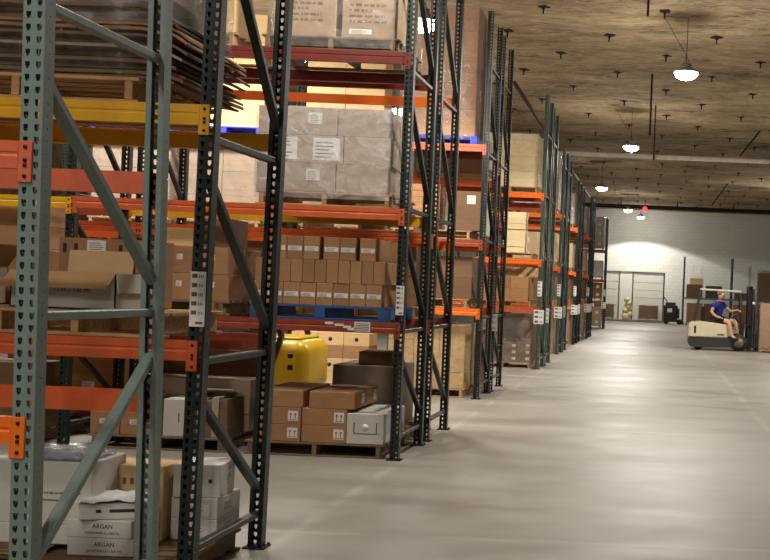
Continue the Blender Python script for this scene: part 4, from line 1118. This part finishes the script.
bmesh.ops.delete(bm, geom=[v for v in bm.verts if v.co.z < .70 or (v.co.x > .17 and v.co.z < .76)], context='VERTS')
o = obj('hair', bm, M['hair'], pt); o.modifiers.new('s', 'SOLIDIFY').thickness = .012
S = [((0, 0, .03), (.15, .165)), ((.02, 0, .18), (.14, .15)), ((.05, 0, .34), (.15, .16)), ((.07, 0, .47), (.11, .12)), ((.085, 0, .52), .075),
     ((.05, -.18, .455), .08), ((.01, -.235, .33), .068), ((.09, .18, .455), .08), ((.2, .21, .36), .068)]
skin_body('shirt', S, [(0, 1), (1, 2), (2, 3), (3, 4), (3, 5), (5, 6), (3, 7), (7, 8)], 'shirt', pt, (0, 0, 0), 2)
S = [((0, 0, .03), (.145, .15)), ((.05, -.1, .0), .115), ((.38, -.16, .02), .095), ((.05, .1, .0), .115), ((.40, .12, .03), .095)]
skin_body('shorts', S, [(0, 1), (1, 2), (0, 3), (3, 4)], 'shorts', pt, (0, 0, 0), 2)
for (x, y, z) in ((.66, -.19, -.45), (.74, .13, -.44)):
    bm = NB(); sph(bm, (x, y, z), .06, (2.1, .75, .7)); obj('shoe', bm, M['shoe'], pt)


# ---------------------------------------------------------------- cartons and pallets the photograph shows nothing of are left out;
# beyond the 295 cartons that show largest, the slivers of the rest are one object
import zlib
UNSEEN = {3545012795, 2617673899, 2485358350, 1161150704, 1461309687, 3804474259, 35389540, 1398161923, 2619126879, 2782377627, 2764994442, 2559378252, 2646281072, 242172243, 2477624342, 2022123161, 3682623045, 666951195, 3501813077, 2959682563, 3031739612, 2905880536, 3360731476, 1317473041, 3364476120, 2399433442, 2012906621, 1661461592, 2954996657, 3264094314, 439819442, 3635771557, 1358853913, 3890682232, 107310594, 3666272521, 1405695326, 1283159541, 1593728773, 2967039863, 2242397049, 1807682208, 487162889, 2167426593, 1017067799, 1918720637, 1030189227, 2150089372, 637526008, 3315803162, 219171365, 1456023389, 1860997288, 1646650319, 2861993456, 4048543880, 3134857816, 208976907, 1391565928, 2669592396, 2137918697, 1352157441, 409998224, 599450057, 1409086409, 3385258813, 2262464141, 3822496075, 1505587865, 2185892708, 1515049735, 725888540, 593118476, 2828443533, 177834279, 2436799726, 1776460287, 2284000513, 258045547, 392082213, 1776574773, 2609381790, 1651189693, 1576369410, 3412256051, 3890877847, 1080873538, 3651164217, 3174926330}
SLIVER = {3848668026, 3924685470, 2879836025, 3712440487, 1308422080, 3834783815, 1822832226, 1396699112, 461139344, 1052525992, 1620384758, 1798147484, 669371108, 3274575077, 2762530395, 4024177147, 1519695499, 474227069, 2789726893, 1171092935, 36487138, 2029918699, 3878045579, 1410783478, 1077983591, 2949943780, 3205241347, 2615397052, 4061455008, 2861112703, 2047881172, 1931325727, 3673471668, 3996309905, 2751094874, 43167935, 2587756452, 730019076, 1186428615, 2309443265, 2469545866, 395230578, 2932680403, 847927163, 1994751687, 981268300, 727129863, 3846782123, 202067660, 2461710123, 3318833785, 3379189629, 218844915, 456685017, 1466734112, 3563210813, 1050304342, 251928172, 1870699555, 2250990739, 845171174, 1396974346, 866562339, 2065622527, 4169467775, 3664947252, 1774104304, 217167882}
sl = bmesh.new(); sl_m = []
for o in [q for q in C.objects if q.parent is None and 'label' in q and q.name.split('.')[0] in ('carton', 'pallet')]:
    h = zlib.crc32(o['label'].encode())
    if h in SLIVER:
        for q in [o]+list(o.children):
            m = q.data; mt = Matrix.Translation(o.location) @ o.rotation_euler.to_matrix().to_4x4()
            if q is not o: mt = mt @ Matrix.Translation(q.location) @ q.rotation_euler.to_matrix().to_4x4()
            idx = []
            for mm in m.materials:
                if mm not in sl_m: sl_m.append(mm)
                idx.append(sl_m.index(mm))
            n0 = len(sl.faces); v0 = len(sl.verts); sl.from_mesh(m); sl.faces.ensure_lookup_table(); sl.verts.ensure_lookup_table()
            for f in sl.faces[n0:]: f.material_index = idx[f.material_index]
            for v in sl.verts[v0:]: v.co = mt @ v.co
    if h in SLIVER or h in UNSEEN:
        for q in list(o.children): bpy.data.objects.remove(q)
        bpy.data.objects.remove(o)
me = bpy.data.meshes.new('distant_cartons'); sl.to_mesh(me); sl.free()
for m in sl_m: me.materials.append(m)
tag(link('distant_cartons', me), 'brown and tan cartons barely showing behind other loads along the racks', 'box', None, 'stuff')

#==ENDCULL==
# ---------------------------------------------------------------- camera and world
cam = bpy.data.cameras.new('camera'); co = bpy.data.objects.new('camera', cam); C.objects.link(co)
co.location = (0, 0, HC)
co.rotation_euler = (Matrix.Rotation(math.pi/2, 3, 'X') @ Matrix.Rotation(ROLL, 3, 'Z')).to_euler()
cam.sensor_width = 36; cam.lens = 36*F/770*math.sqrt(1+ROLL*ROLL)
cam.shift_x = (385-CX)/770; cam.shift_y = (CY-280)/770
cam.clip_start = .1; cam.clip_end = 300
sc.camera = co
w = bpy.data.worlds.new('world'); sc.world = w; w.use_nodes = True
bg = w.node_tree.nodes['Background']; bg.inputs[0].default_value = (1, .93, .82, 1); bg.inputs[1].default_value = .12
sc.view_settings.view_transform = 'Standard'; sc.view_settings.look = 'None'; sc.view_settings.gamma = 1; sc.view_settings.use_curve_mapping = False
sc.view_settings.exposure = 0.05
